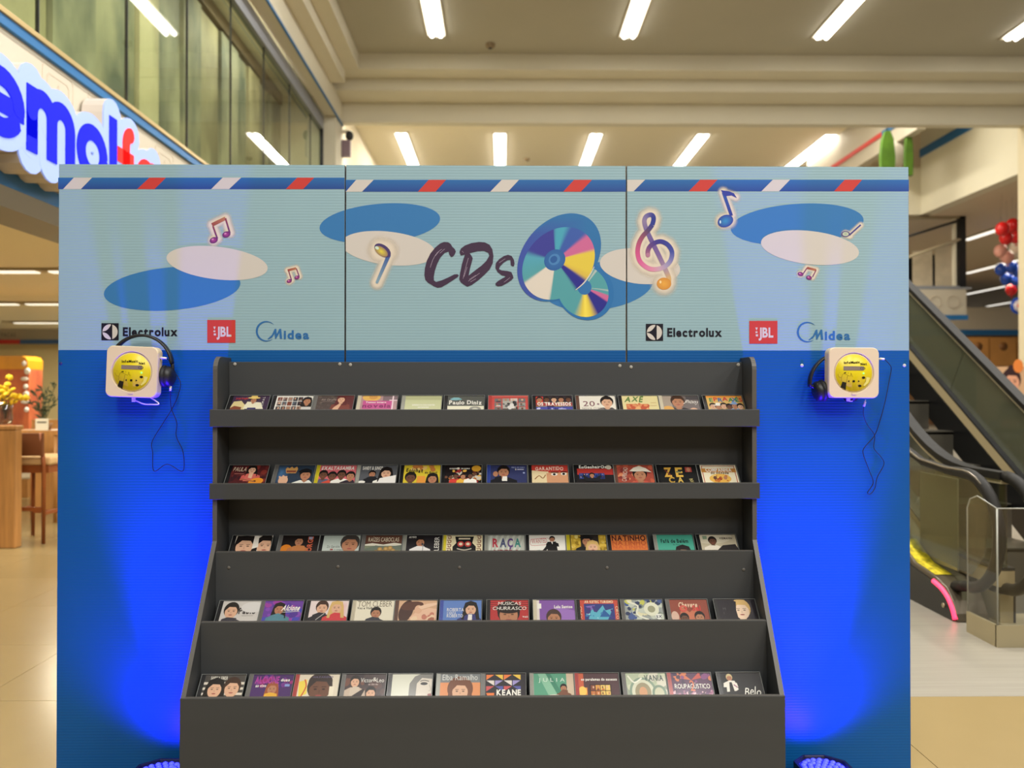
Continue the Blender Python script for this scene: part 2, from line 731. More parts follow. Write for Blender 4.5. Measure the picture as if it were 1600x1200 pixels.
def icon_basket(y, z):
    icon([rr(y, y + 0.4, z, z + 0.26), rr(y + 0.05, y + 0.35, z + 0.05, z + 0.2), [(y + 0.1, z + 0.26), (y + 0.1, z + 0.36), (y + 0.3, z + 0.36), (y + 0.3, z + 0.26)],
          [(y + 0.15, z + 0.06), (y + 0.15, z + 0.19)], [(y + 0.25, z + 0.06), (y + 0.25, z + 0.19)]])


for px_, fn, z_ in ((66, icon_a, 3.42), (128, icon_basket, 3.48), (243, icon_a, 3.40)):
    p = atX(px_, 200, GX)
    fn(p.y, z_)
for y_ in (6.3, 7.4, 8.6, 9.9, 11.2):
    icon_basket(y_, 3.45)
    icon_a(y_ + 0.55, 3.1)

# gallery glazing with mullion gaps and header, stained sheets behind it
win = struct('window_1', MB().box(GX - 0.10, GX + 0.005, YN, YF, 6.35, 6.60), m_grey_trim, label='frameless gallery glazing under a grey header')
m_gglass = glass_mat('gallery_glass', (0.86, 0.90, 0.80, 1), 0.05, 0.0)
pitch = 1.40
d_ = 4.55 - 3 * pitch
while YC(d_) < YF - 0.05:
    y0, y1 = max(YC(d_), YN), min(YC(d_ + pitch), YF)
    if y1 > YN:
        MB().box(GX - 0.052, GX - 0.04, y0 + 0.006, y1 - 0.006, 3.985, 6.36).build('glass_pane', m_gglass, win)
        MB().box(GX - 0.06, GX - 0.035, y1 - 0.007, y1 + 0.007, 3.985, 6.36).build('pane_joint', m_black, win)
    d_ += pitch
MB().box(GX - 0.06, GX + 0.0, YF - 0.03, YF, 3.98, 6.36).build('window_frame', m_black, win)
MB().box(GX - 0.07, GX - 0.025, YN, YF, 3.98, 4.0).build('window_sill', m_black, win)


def stain_mat(name, base, dark, scale, seed):
    m = bpy.data.materials.new(name)
    m.use_nodes = True
    nt = m.node_tree
    p = nt.nodes['Principled BSDF']
    tc = nt.nodes.new('ShaderNodeTexCoord')
    mp = nt.nodes.new('ShaderNodeMapping')
    mp.inputs['Location'].default_value = (seed, seed * 1.7, seed * 0.3)
    mp.inputs['Scale'].default_value = (1, 1.0, 0.55)
    n = nt.nodes.new('ShaderNodeTexNoise')
    n.inputs['Scale'].default_value = scale
    n.inputs['Detail'].default_value = 6
    r = nt.nodes.new('ShaderNodeValToRGB')
    r.color_ramp.elements[0].position = 0.38
    r.color_ramp.elements[0].color = dark
    r.color_ramp.elements[1].position = 0.62
    r.color_ramp.elements[1].color = base
    nt.links.new(tc.outputs['Object'], mp.inputs[0])
    nt.links.new(mp.outputs[0], n.inputs['Vector'])
    nt.links.new(n.outputs['Fac'], r.inputs[0])
    nt.links.new(r.outputs[0], p.inputs['Base Color'])
    p.inputs['Roughness'].default_value = 0.6
    return m


BX = -4.2
gal = struct('wall_gallery', MB().box(BX - 0.3, BX - 0.05, YN, YC(15.2), 2.9, 7.6), mat('gallery_dark', C(96, 84, 58), 0.8), label='stained sheet wall behind the gallery glass')
sheets = [stain_mat('stained_sheet_a', C(184, 180, 154), C(88, 96, 84), 1.1, 1.0), stain_mat('stained_sheet_b', C(170, 166, 138), C(84, 96, 86), 1.6, 4.0),
          stain_mat('stained_sheet_c', C(206, 196, 160), C(122, 116, 90), 0.9, 8.0)]
y_ = YN
k = 0
rnd = random.Random(5)
while y_ < YC(15.1):
    w_ = rnd.uniform(0.5, 1.0)
    MB().box(BX - 0.05, BX - 0.02 + 0.04 * (k % 2), y_ + 0.02, min(y_ + w_, YC(15.1)) - 0.02, 2.95, 6.75).build('wall_sheet', sheets[k % 3], gal)
    y_ += w_
    k += 1
MB().box(BX - 0.05, BX + 0.05, YN, YC(15.1), 6.78, 6.98).build('top_rail', mat('brown_rail', C(92, 74, 50), 0.6), gal)
struct('ceiling_gallery', MB().box(BX - 0.3, GX + 0.02, YN, YC(15.2), 7.0, 7.1), m_beam)
struct('floor_gallery', MB().box(-14, GX - 0.2, YN, YC(18), 2.72, 2.90), mat('shop_ceiling', C(240, 230, 206), 0.8), label='shop ceiling slab under the gallery')

# ---------------------------------------------------------------- wing beyond the escalator
RX = 10.6
wr = struct('wall_right', MB().box(RX, RX + 0.3, YC(15.95), YC(20.1), 5.85, 8.4), m_beam, label='pale fascia wall of the upper wing')
struct('trim_6', MB().box(RX - 0.03, RX, YC(15.95), YC(20.1), 7.30, 7.50), m_blue_trim)
struct('wall_wing_end', MB().box(9.7, RX, YC(20.1), YC(20.4), 5.85, 7.05), m_beam)
struct('ceiling_wing', MB().box(RX + 0.3, 34, YC(15.95), YC(44), 5.85, 6.0).box(8.6, RX + 0.3, YC(20.4), YC(44), 5.85, 6.0), mat('wing_ceiling', C(214, 196, 168), 0.8), label='tan ceiling of the wing beyond the escalator')
BXC = at(1591, 400, YC(16.0)).x
struct('column', MB().box(BXC, BXC + 0.7, YC(15.6), YC(16.0), 0, 6.7), mat('column_paint', C(216, 202, 168), 0.6), label='pale square column under the beam end')
struct('wall_upper_far', MB().box(9.2, 9.4, YC(17.6), YC(24), 7.2, 8.4), m_white_fascia)
t_ = MB().box(9.17, 9.2, YC(17.6), YC(19.2), 7.55, 7.66)
struct('trim_7', t_, m_blue_trim)
struct('trim_8', MB().box(9.17, 9.2, YC(19.2), YC(24), 7.55, 7.66), mat('trim_red', C(206, 60, 50), 0.5))

# lower fascia of that wing with icons and blue edge, far shop front
p0, p1 = at(1400, 452, YC(20.1)), at(1510, 498, YC(20.1))
fw = struct('wall_wing', MB().box(p0.x, p1.x, YC(20.1), YC(20.6), p1.z, p0.z), m_white_fascia, label='white fascia with line icons beyond the escalator')
struct('trim_9', MB().box(p0.x, p1.x + 0.02, YC(20.06), YC(20.1), p1.z - 0.03, p1.z + 0.09), m_blue_trim)
for k, x_ in enumerate((p0.x + 0.5, p0.x + 1.0, p0.x + 1.45)):
    b = MB()
    for a in range(10):
        w0, w1 = 2 * math.pi * a / 10, 2 * math.pi * (a + 1) / 10
        b.tube([(x_ + 0.16 * math.cos(w0), YC(20.09), p1.z + 0.42 + 0.16 * math.sin(w0)), (x_ + 0.16 * math.cos(w1), YC(20.09), p1.z + 0.42 + 0.16 * math.sin(w1))], 0.012, 4)
    b.build('icon_line', m_ink_line, fw)
q0, q1 = at(1440, 480, YC(32)), at(1640, 524, YC(32))
struct('wall_shop_far', MB().box(q0.x - 6, q1.x + 4, YC(32), YC(32.5), q1.z, q0.z), m_white_fascia, label='distant white shop fascia')
struct('trim_10', MB().box(q0.x - 6, q1.x + 4, YC(31.95), YC(32), q1.z, q1.z + 0.22), m_blue_trim)
struct('wall_shop_below', MB().box(q0.x - 6, q1.x + 4, YC(32.5), YC(32.8), 0, q1.z), mat('shop_dark', C(120, 86, 52), 0.7))
# shop wall and fascia on the other side
s0, s1 = at(0, 506, YC(18)), at(92, 540, YC(18))
ws = struct('wall_shop', MB().box(-14, GX - 0.3, YC(18), YC(18.3), 0, 2.9), m_wall_cream, label='cream back wall of the shop under the gallery')
struct('wall_shop_side', MB().box(-14.2, -14.0, -9, YC(18.3), 0, 2.72), m_wall_cream)

# ================================================================== DISPLAY PANELS
SEAM1, SEAM2 = 539.3, 979.0
XL, XS1, XS2, XR = at(90.5, 600).x, at(SEAM1, 600).x, at(SEAM2, 600).x, at(1421, 600).x
ZTOP = at(750, 258.5).z
HDR = at(750, 547.3).z
m_panel_edge = mat('panel_edge', C(60, 60, 64), 0.6)
m_hdr = mat('header_vinyl', C(144, 175, 185), 0.42, wave=0.25, wscale=RIB, spec=0.3, noise=0.02, nscale=2.0)
m_low = mat('blue_vinyl', C(8, 84, 150), 0.42, wave=0.25, wscale=RIB, spec=0.3, noise=0.03, nscale=1.2)
m_ink = ink_mat('printed_ink', 0.42)
m_glow = ink_mat('printed_glow_ink', 0.42, alpha=True)
m_cap = mat('screw_cap', C(205, 205, 200), 0.4)
m_cap_blue = mat('screw_cap_blue', C(30, 40, 110), 0.4)

panels = []
for (xa, xb, lab) in ((XL, XS1 - 0.002, 'blue vinyl display board nearest the shop sign, with beamed notes'),
                      (XS1 + 0.002, XS2 - 0.002, 'middle blue vinyl display board lettered CDs with printed discs'),
                      (XS2 + 0.002, XR, 'blue vinyl display board nearest the escalator, with printed treble clef')):
    p = thing('exhibition_board', lab, 'display board', ((xa + xb) / 2, 0.012, 0), 'display boards of the stand')
    MB().box(xa, xb, 0.0012, 0.022, 0, ZTOP).build('panel_board', m_panel_edge, p)
    MB().box(xa + 0.001, xb - 0.001, 0.0, 0.0012, HDR, ZTOP - 0.0005).build('header_print', m_hdr, p)
    MB().box(xa + 0.001, xb - 0.001, 0.0, 0.0012, 0.001, HDR).build('lower_print', m_low, p)
    for s_ in (xa + 0.05, xb - 0.05):
        MB().box(s_ - 0.02, s_ + 0.02, 0.022, 0.06, 0, ZTOP - 0.02).build('rear_post', m_panel_edge, p)
    # foot that keeps the board upright
    MB().box(xa + 0.03, xa + 0.07, 0.022, 0.4, 0, 0.03).box(xb - 0.07, xb - 0.03, 0.022, 0.4, 0, 0.03).build('rear_foot', m_panel_edge, p)
    panels.append(p)


def pl(x, y, h):
    q = at(x, y)
    return (q.x, -0.0003 - h, q.z)


NAVY, BLUE, WHITE_, RED_ = C(42, 62, 128), C(56, 118, 176), C(203, 197, 190), C(196, 62, 56)
BAND_HI, BAND_LO = C(44, 104, 168), C(40, 72, 142)
CLIP = [(91, SEAM1 - 1), (SEAM1 + 1, SEAM2 - 1), (SEAM2 + 1, 1420)]


def clip_ell(i, cx, cy, a, b, col, rot, name='printed_cloud'):
    pts = clip_x(ell_pts(cx, cy, a, b, rot, 64), *CLIP[i])
    if pts:
        Art().poly(pts, col).build(name, m_ink, panels[i], pl)


bands = [(277.6, 295.6, [(115.4, 144, 98.6, 126.5, 0), (233.6, 259.4, 214.4, 241.4, 1), (348, 377, 330, 358, 0), (464.6, 491, 446.6, 473.6, 1)]),
         (281, 299.6, [(556.6, 584, 540.3, 565.6, 0), (670, 697, 653, 680.5, 1), (784, 811, 766, 793.6, 0), (897, 925, 880, 907.6, 1)]),
         (280.8, 299, [(980, 1008, 980, 990, 0), (1094, 1121, 1076, 1104, 1), (1207.5, 1234.5, 1189.5, 1217, 0), (1320, 1347, 1303, 1331, 1)])]
for i, (t, b, st) in enumerate(bands):
    x0, x1 = CLIP[i]
    A = Art()
    A.rect(x0, t, x1, b, BAND_HI, BAND_LO)
    for ta, tb, ba, bb, red in st:
        A.poly([(ta, t), (tb, t), (bb, b), (ba, b)], RED_ if red else WHITE_)
    A.build('printed_stripe', m_ink, panels[i], pl)

BASE_H = 0.0004
# the printed clouds; blue first, white over it
clip_ell(0, 269, 451, 107, 33.5, BLUE, -5)


def pl2(x, y, h):
    q = at(x, y)
    return (q.x, -0.0006 - h, q.z)


def pl3(x, y, h):
    q = at(x, y)
    return (q.x, -0.0010 - h, q.z)


def clip_ell2(i, cx, cy, a, b, col, rot):
    pts = clip_x(ell_pts(cx, cy, a, b, rot, 64), *CLIP[i])
    if pts:
        Art().poly(pts, col).build('printed_cloud', m_ink, panels[i], pl2)


clip_ell2(0, 339.3, 411, 79.5, 25.5, WHITE_, 6.5)
clip_ell(0, 593.5, 349, 94.5, 30.5, BLUE, -5)
clip_ell(1, 593.5, 349, 94.5, 30.5, BLUE, -5)
clip_ell2(1, 607, 388, 74, 26, WHITE_, 6.5)
for i in (1, 2):
    clip_ell(i, 935, 447, 86, 37, BLUE, -7)
    clip_ell2(i, 1000, 416, 63, 27.5, WHITE_, 6)
clip_ell(2, 1245.5, 350.5, 104, 32, BLUE, -4)
clip_ell2(2, 1265.5, 387, 77, 26, WHITE_, 6.5)

# music notes
GLOW = C(226, 214, 196)


def zz(k, ox, oy):
    return lambda pts: [(x / k + ox, y / k + oy) for x, y in pts]


def beamed(i, T, beam, stems, heads, hr, w, g, soft, tilt=-20):
    A = Art(0.00001)
    for p_ in [beam] + stems:
        A.glow(T(p_), g, GLOW, soft, 5)
    A.glow(T(heads[:1]) * 2, g * 1.3, GLOW, soft)
    A.build('printed_glow', m_glow, panels[i], pl2)
    A = Art()
    A.stroke(T(beam), w * 2.1, [C(150, 74, 70), C(180, 120, 92)], 2, False)
    for s_ in stems:
        A.stroke(T(s_), w, [C(140, 60, 84), C(104, 56, 120)], 2, False)
    for h_ in T(heads):
        A.ell(h_[0], h_[1], hr, hr * 0.72, C(170, 70, 140), tilt, 16, C(96, 44, 104))
        A.ell(h_[0] - hr * .25, h_[1] - hr * .2, hr * .3, hr * .2, C(210, 140, 180), tilt, 10)
    A.build('printed_note', m_ink, panels[i], pl3)


TL, TC, TR = zz(3.3333, 80, 250), zz(3.3333, 520, 250), zz(3.3333, 960, 250)
beamed(0, TL, [(838, 338), (908, 304)], [[(843, 345), (866, 410)], [(908, 304), (931, 380)]], [(847, 418), (913, 388)], 6.6, 2.6, 5.5, 6)
beamed(0, TL, [(1232, 575), (1276, 564)], [[(1237, 578), (1252, 626)], [(1277, 565), (1292, 606)]], [(1240, 631), (1281, 612)], 4.2, 1.7, 3.5, 4)
beamed(2, TR, [(1003, 562), (1050, 573)], [[(1003, 562), (983, 592)], [(1050, 573), (1031, 610)]], [(969, 594), (1013, 613)], 4.6, 1.7, 3.2, 4, 15)

# quaver with yellow head
T6 = zz(12, 570, 360)
Art(0.00001).glow(T6([(450, 470), (230, 980)]), 7, GLOW, 8, 6).glow(T6([(300, 370), (380, 390)]), 18, GLOW, 8, 2).build('printed_glow', m_glow, panels[1], pl3)


def pl4(x, y, h):
    q = at(x, y)
    return (q.x, -0.0016 - h, q.z)


A = Art()
A.stroke(T6([(450, 470), (230, 975)]), [6.2, 4.4], [C(52, 84, 150), C(130, 160, 180)], 2)
hd = ell_pts(*T6([(335, 378)])[0], 14.6, 8.6, 36, 32)
cols = []
for j in range(32):
    t = j / 32
    cols.append(C(70, 50, 100) if 0.55 < t or t < 0.08 else C(196, 184, 96))
A.poly(hd, C(74, 60, 108))
A.ell(T6([(310, 395)])[0][0], T6([(310, 395)])[0][1], 11.8, 6.4, C(220, 204, 70), 36, 24, C(150, 120, 96))
A.ell(T6([(230, 330)])[0][0], T6([(230, 330)])[0][1], 3.4, 2.4, C(200, 220, 200), 30, 12)
A.build('printed_note', m_ink, panels[1], pl4)

# treble clef
T3 = zz(6.6667, 980, 290)
clef = [(215, 725), (215, 680), (240, 630), (300, 592), (360, 585), (425, 620), (465, 690), (455, 770), (410, 830), (340, 865), (260, 872), (190, 845), (130, 785),
        (108, 700), (120, 610), (160, 530), (215, 470), (260, 410), (275, 350), (262, 312), (232, 306), (195, 325), (178, 375), (200, 460), (260, 590), (330, 730), (400, 880), (432, 960), (430, 1010)]
ck = [C(160, 110, 140), C(140, 84, 130), C(100, 70, 130), C(70, 60, 140), C(60, 60, 145), C(60, 68, 150), C(70, 80, 160), C(120, 120, 180), C(160, 150, 185), C(196, 160, 184), C(214, 140, 170),
      C(214, 120, 164), C(208, 96, 150), C(200, 84, 136), C(176, 84, 120), C(140, 82, 106), C(90, 70, 110), C(52, 62, 142), C(46, 56, 140), C(60, 66, 144), C(90, 84, 150), C(120, 110, 160), C(140, 124, 160),
      C(120, 104, 156), C(104, 84, 150), C(126, 100, 156), C(168, 144, 160), C(206, 168, 116), C(214, 164, 84)]
Art(0.00001).glow(T3(clef), 8, GLOW, 9, 2).glow(T3([(382, 1022), (384, 1022)]), 15, GLOW, 9, 1).build('printed_glow', m_glow, panels[2], pl3)
A = Art()
A.stroke(T3(clef[17:]), 7.2, ck[17:], 5, False)
A.stroke(T3(clef[:18]), 7.2, ck[:18], 5, False)
A.ell(*T3([clef[0]])[0], 3.6, 3.6, C(176, 120, 150), n=14)
b_ = T3([(382, 1022)])[0]
A.ell(b_[0], b_[1], 11.3, 9.4, C(226, 166, 74), 0, 24, C(206, 140, 64))
A.ell(b_[0] - 5.5, b_[1] - 2.5, 1.6, 2.4, C(240, 214, 160), 0, 10)
A.build('printed_clef', m_ink, panels[2], pl4)

# blue quaver and the small one on the cloud
Art(0.00001).glow(T3([(1085, 310), (1000, 70)]), 5, GLOW, 6, 6).glow(T3([(1000, 370), (1050, 360)]), 12, GLOW, 5, 1).glow(T3([(1010, 80), (1130, 120)]), 4, GLOW, 6, 3).build('printed_glow', m_glow, panels[2], pl3)
A = Art()
A.stroke(T3([(1085, 315), (1000, 70)]), 5.0, [C(50, 60, 140), C(44, 84, 160)], 2, False)
A.poly(T3([(975, 48), (1060, 60), (1110, 80), (1140, 130), (1085, 103), (1012, 112)]), C(52, 62, 146))
h_ = T3([(1022, 370)])[0]
A.ell(h_[0], h_[1], 12.6, 9.4, C(56, 140, 186), -22, 24, C(50, 66, 150))
A.ell(h_[0] - 8, h_[1] + 1.5, 1.2, 2.6, C(200, 226, 240), 0, 10)
A.build('printed_note', m_ink, panels[2], pl4)
Art(0.00001).glow(TR([(1203, 386), (1225, 392)]), 5.5, GLOW, 3, 1).glow(TR([(1225, 392), (1282, 340)]), 3, GLOW, 4, 5).build('printed_glow', m_glow, panels[2], pl3)
A = Art()
h_ = TR([(1203, 386)])[0]
A.ell(h_[0], h_[1], 6.8, 4.8, C(90, 84, 130), 0, 20)
A.ell(h_[0], h_[1], 4.8, 3.2, C(150, 170, 150), 0, 20, C(200, 206, 180))
A.stroke(TR([(1222, 392), (1282, 338)]), 2.4, [C(80, 72, 130), C(60, 70, 150)], 2, False)
A.build('printed_note', m_ink, panels[2], pl4)

# lettering CDs, brush strokes
T1 = zz(8, 640, 320)
INK = C(66, 48, 70)
c_ = [(520, 655), (495, 620), (490, 585), (440, 600), (385, 660), (345, 740), (315, 830), (303, 900), (305, 945), (330, 965), (400, 945), (480, 910), (560, 870), (600, 868), (615, 885), (600, 905), (540, 945),
      (470, 990), (400, 1030), (350, 1038), (305, 1020), (275, 1000), (230, 975), (195, 935), (185, 880), (190, 800), (215, 700), (260, 610), (320, 535), (380, 485), (430, 465), (480, 468), (515, 490), (530, 520),
      (565, 555), (578, 585), (565, 620), (545, 645)]
d1 = [(690, 612), (750, 605), (775, 640), (790, 670), (755, 800), (738, 887), (735, 940), (720, 1025), (680, 1000), (640, 970), (620, 930), (630, 860), (655, 740), (690, 625)]
d2 = [(640, 635), (625, 590), (640, 550), (690, 510), (770, 480), (870, 465), (940, 470), (1000, 500), (1035, 560), (1048, 640), (1040, 730), (1000, 810), (930, 880), (850, 950), (780, 1000), (720, 1025),
      (738, 885), (820, 820), (900, 760), (960, 700), (995, 640), (985, 600), (930, 578), (850, 580), (750, 605), (690, 622)]
s_ = [(1290, 770), (1265, 755), (1260, 690), (1230, 690), (1180, 720), (1130, 770), (1117, 805), (1150, 820), (1220, 828), (1270, 840), (1290, 880), (1298, 915), (1270, 945), (1210, 985), (1150, 1015), (1100, 1020),
      (1075, 1005), (1075, 980), (1110, 950), (1170, 915), (1205, 895), (1150, 880), (1100, 840), (1073, 790), (1078, 730), (1120, 680), (1180, 640), (1230, 625), (1275, 640), (1305, 690), (1312, 735), (1305, 765)]
A = Art()
for g in (c_, d1, d2, s_):
    A.poly(T1(g), INK)
HI = C(176, 160, 180)
for ln in ([(258, 785), (290, 690), (345, 600), (405, 555)], [(320, 640), (370, 580)], [(380, 605), (440, 552)], [(735, 665), (700, 790), (668, 925)], [(720, 780), (680, 900)], [(735, 955), (800, 910), (875, 855)],
           [(745, 935), (830, 880)], [(760, 965), (830, 925)], [(1120, 725), (1195, 675)], [(1180, 970), (1255, 910)], [(655, 580), (675, 600)]):
    A.stroke(T1(ln), 0.5, HI, 2, False)
A.build('lettering', m_ink, panels[1], pl3)

# printed discs
T2 = zz(6.318, 800, 320)
sc = 1 / 6.318


def tcen(x, y):
    return T2([(x, y)])[0]


def wedge_disc(A, cx, cy, a, b, rot, hub, stops):
    """disc with soft colour sectors: stops = (angle, colour) clockwise on the page"""
    n = 120

    def colour(deg):
        m = len(stops)
        for j in range(m):
            a0, c0 = stops[j]
            a1, c1 = stops[(j + 1) % m]
            if j == m - 1:
                a1 += 360
            dd = deg
            while dd < a0:
                dd += 360
            if a0 <= dd < a1:
                t = (dd - a0) / (a1 - a0)
                return tuple(c0[k] + (c1[k] - c0[k]) * t for k in range(4))
        return stops[0][1]
    rim = ell_pts(cx, cy, a, b, rot, n)
    vs, cs, fs = [], [], []
    for p_ in rim:
        ang = math.degrees(math.atan2(p_[1] - hub[1], p_[0] - hub[0])) % 360
        vs.append(p_)
        cs.append(colour(ang))
    inner = [(hub[0] + (p_[0] - hub[0]) * 0.12, hub[1] + (p_[1] - hub[1]) * 0.12) for p_ in rim]
    A._add(vs + inner, [(i, (i + 1) % n, n + (i + 1) % n, n + i) for i in range(n)], cs + cs)


A = Art()
OB = C(54, 98, 166)
A.poly([p_ for p_ in ell_pts(*tcen(465, 520), 484 * sc, 356 * sc, -50, 64)], [C(64, 84, 164) if i in range(28, 50) else C(50, 112, 168) for i in range(64)])
A.ell(*tcen(722, 852), 298 * sc, 272 * sc, C(48, 112, 172), 50, 64)
teal, navy, yel, pink, whit, blu, vio = C(84, 156, 164), C(46, 46, 138), C(220, 196, 74), C(198, 104, 150), C(216, 208, 196), C(62, 92, 168), C(62, 64, 148)
wedge_disc(A, *tcen(700, 850), 270 * sc, 240 * sc, 50, tcen(715, 815),
           [(5, teal), (6.5, whit), (9, teal), (17, teal), (20, pink), (30, pink), (34, navy), (62, navy), (76, yel), (88, C(240, 220, 90)), (96, yel), (112, teal), (300, teal), (304, whit), (308, teal)])
A.ell(*tcen(715, 815), 70 * sc, 74 * sc, C(52, 112, 172), 0, 24)
wedge_disc(A, *tcen(459, 579), 396 * sc, 316 * sc, -45, tcen(430, 545),
           [(18, yel), (30, C(210, 180, 80)), (36, navy), (52, navy), (58, teal), (98, teal), (100, whit), (142, whit), (146, teal), (188, C(84, 160, 184)), (200, vio), (266, vio), (270, C(74, 160, 184)),
            (286, C(74, 160, 184)), (296, blu), (318, blu), (324, pink), (343, pink), (348, yel)])
A.ell(*tcen(422, 545), 112 * sc, 98 * sc, C(58, 112, 170), -45, 32, C(50, 96, 160))
A.ell(*tcen(418, 540), 60 * sc, 52 * sc, C(74, 128, 184), -45, 24)
A.ell(*tcen(412, 540), 38 * sc, 32 * sc, C(46, 92, 156), -45, 20)
A.stroke(T2([(812, 612), (770, 690), (705, 775), (628, 842)]), [0.8, 1.6, 1.8, 0.9], whit, 5, False)
A.build('printed_disc', m_ink, panels[1], pl3)

# brand logos along the lower edge of the header
BLK = C(26, 24, 36)


def logos(i, ex, ey, jx, jy, mx, my, es=27.0):
    A = Art()
    s_ = es
    A.rect(ex, ey, ex + s_, ey + s_ * 0.985, BLK)
    A.ell(ex + s_ / 2, ey + s_ / 2, s_ * 0.44, s_ * 0.44, WHITE_, 0, 36)
    # dark bell whose tip reaches the rim, and the bar
    bell = []
    for k in range(9):
        t = k / 8
        bell.append((ex + s_ * (0.08 + 0.50 * t), ey + s_ * (0.5 - 0.03 - 0.40 * t ** 2.2)))
    bell += [(ex + s_ * 0.58, ey + s_ * 0.5)]
    low = [(x, 2 * (ey + s_ / 2) - y) for x, y in bell[:-1]][::-1]
    A.poly(bell + low, BLK)
    A.rect(ex + s_ * 0.55, ey + s_ * 0.06, ex + s_ * 0.63, ey + s_ * 0.94, BLK)
    A.text('Electrolux', ex + s_ + 6.5, ey + 19.6, 13.2, BLK, w=85.5, bold=True, gap=0.09)
    A.build('printed_logo', m_ink, panels[i], pl3)
    A = Art()
    A.rect(jx, jy, jx + 44, jy + 35.6, RED_)
    A.text('JBL', jx + 14.6, jy + 25.4, 15.0, WHITE_, w=23.0, bold=True, gap=0.06)
    A.poly([(jx + 9.5, jy + 10.4), (jx + 13.2, jy + 10.4), (jx + 11.4, jy + 15.2)], WHITE_)
    A.rect(jx + 9.8, jy + 16.4, jx + 12.8, jy + 19.0, WHITE_)
    A.rect(jx + 10.2, jy + 21.0, jx + 13.6, jy + 24.2, WHITE_)
    A.build('printed_logo', m_ink, panels[i], pl3)
    A = Art()
    MB_ = C(48, 106, 164)
    A.ring(mx, my, lambda t: 15.8 - 2.9 * math.sin(math.pi * t) ** 0.8, 16.0, MB_, 40, -40 - 270, -40)
    A.text('idea', mx + 27.6, my + 11.8, 13.4, MB_, w=39.5, bold=True, gap=0.11)
    M_ = [(mx + 2, my + 12.2), (mx + 9, my + 6), (mx + 13.5, my - 3.6), (mx + 16, my - 3.8), (mx + 16.8, my + 4.5), (mx + 21.0, my - 3.8), (mx + 23.6, my - 3.8), (mx + 25.2, my + 11.8), (mx + 21.6, my + 11.8), (mx + 20.8, my + 2.6),
          (mx + 15.6, my + 11.8), (mx + 14.2, my + 11.8), (mx + 13.4, my + 3.6), (mx + 9.4, my + 9.6), (mx + 4, my + 12.6)]
    A.poly(M_, MB_)
    A.build('printed_logo', m_ink, panels[i], pl3)


logos(0, 158.7, 505.0, 324.0, 500.0, 415.8, 517.6)
logos(2, 1009.0, 506.0, 1170.6, 501.4, 1261.0, 518.8)


def cap(px, py, Y, parent, m, r=0.006):
    q = at(px, py, Y)
    MB().lathe([(0.0001, 0.0022), (r * 0.7, 0.0020), (r, 0.001), (r, 0)], 14, Matrix.Translation((q.x, Y, q.z)) @ Matrix.Rotation(math.radians(90), 4, 'X')).build('screw_cap', m, parent)


cap(95, 568, 0.0, panels[0], m_cap_blue)
cap(1253, 571, 0.0, panels[2], m_cap)
cap(1413, 571, 0.0, panels[2], m_cap)

# ================================================================== SHELF UNIT
SX0, SX1 = -0.0560 - 0.9175, -0.0560 + 0.9175
TH = 0.015
m_mdf = mat('graphite_board', C(58, 60, 61), 0.5, noise=0.06, nscale=3.0, stretch=(0.3, 1, 4), bump=0.05, bscale=60)
m_mdf_edge = mat('graphite_edging', C(84, 81, 76), 0.45)
YB = -0.026                   # front of the back board
ROW = [dict(front=-0.153, top=1.3355, back=YB, surf=1.288),
       dict(front=-0.153, top=1.088, back=YB, surf=1.045),
       dict(front=-0.153, top=0.860, back=YB, surf=0.800),
       dict(front=-0.283, top=0.663, back=-0.153, surf=0.606),
       dict(front=-0.409, top=0.470, back=-0.283, surf=0.407)]
shelf = thing('cd_shelf', 'dark grey stepped CD display shelf with five rows', 'shelf', ((SX0 + SX1) / 2, -0.2, 0))
# side cheeks: upright above, splayed below
arc = [(-0.138 + 0.045 * (1 - math.sin(math.radians(a))), 1.515 - 0.045 * (1 - math.cos(math.radians(a)))) for a in range(0, 91, 15)]
prof = [(-0.002, 0.0), (-0.002, 1.515)] + arc + [(-0.138, 0.894), (-0.400, 0.470), (-0.394, 0.468), (-0.394, 0.0)]
for a, b in ((SX0, SX0 + TH), (SX1 - TH, SX1)):
    MB().prism(prof, 'X', a, b).build('side_cheek', m_mdf, shelf, 0.001)
    # lighter edging band on the front edge
    e = MB()
    ed = arc[1:] + [(-0.138, 0.894), (-0.400, 0.470)]
    for (y0, z0), (y1, z1) in zip(ed, ed[1:]):
        dy, dz = y1 - y0, z1 - z0
        L = math.hypot(dy, dz)
        n = (dz / L * 0.0012, -dy / L * 0.0012)
        if n[0] > 0:
            n = (-n[0], -n[1])
        e.prism([(y0, z0), (y1, z1), (y1 + n[0], z1 + n[1]), (y0 + n[0], z0 + n[1])], 'X', a, b)
    e.build('edging', m_mdf_edge, shelf)
IX0, IX1 = SX0 + TH, SX1 - TH
MB().box(IX0, IX1, YB, -0.004, 0.1, 1.500).build('back_board', m_mdf, shelf, 0.001)
for i, r in enumerate(ROW):
    wide = i in (0, 1, 4)
    x0, x1 = (SX0 - 0.006, SX1 + 0.006) if i < 2 else ((SX0, SX1) if i == 4 else (IX0, IX1))
    bot = {0: 1.278, 1: 1.035, 2: 0.59, 3: 0.395, 4: 0.0}[i]
    MB().box(x0, x1, r['front'], r['front'] + TH, bot, r['top']).build('front_lip' if i < 2 else 'front_board', m_mdf, shelf, 0.0012)
    MB().box(x0 + 0.001, x1 - 0.001, r['front'] + 0.001, r['front'] + TH - 0.001, r['top'] - 0.0008, r['top'] + 0.0006).build('edging', m_mdf_edge, shelf)
    MB().box(IX0, IX1, r['front'] + TH, r['back'], r['surf'] - 0.012, r['surf']).build('shelf_board', m_mdf, shelf)
MB().box(IX0, IX1, -0.39, -0.03, 0.02, 0.035).build('bottom_board', m_mdf, shelf)
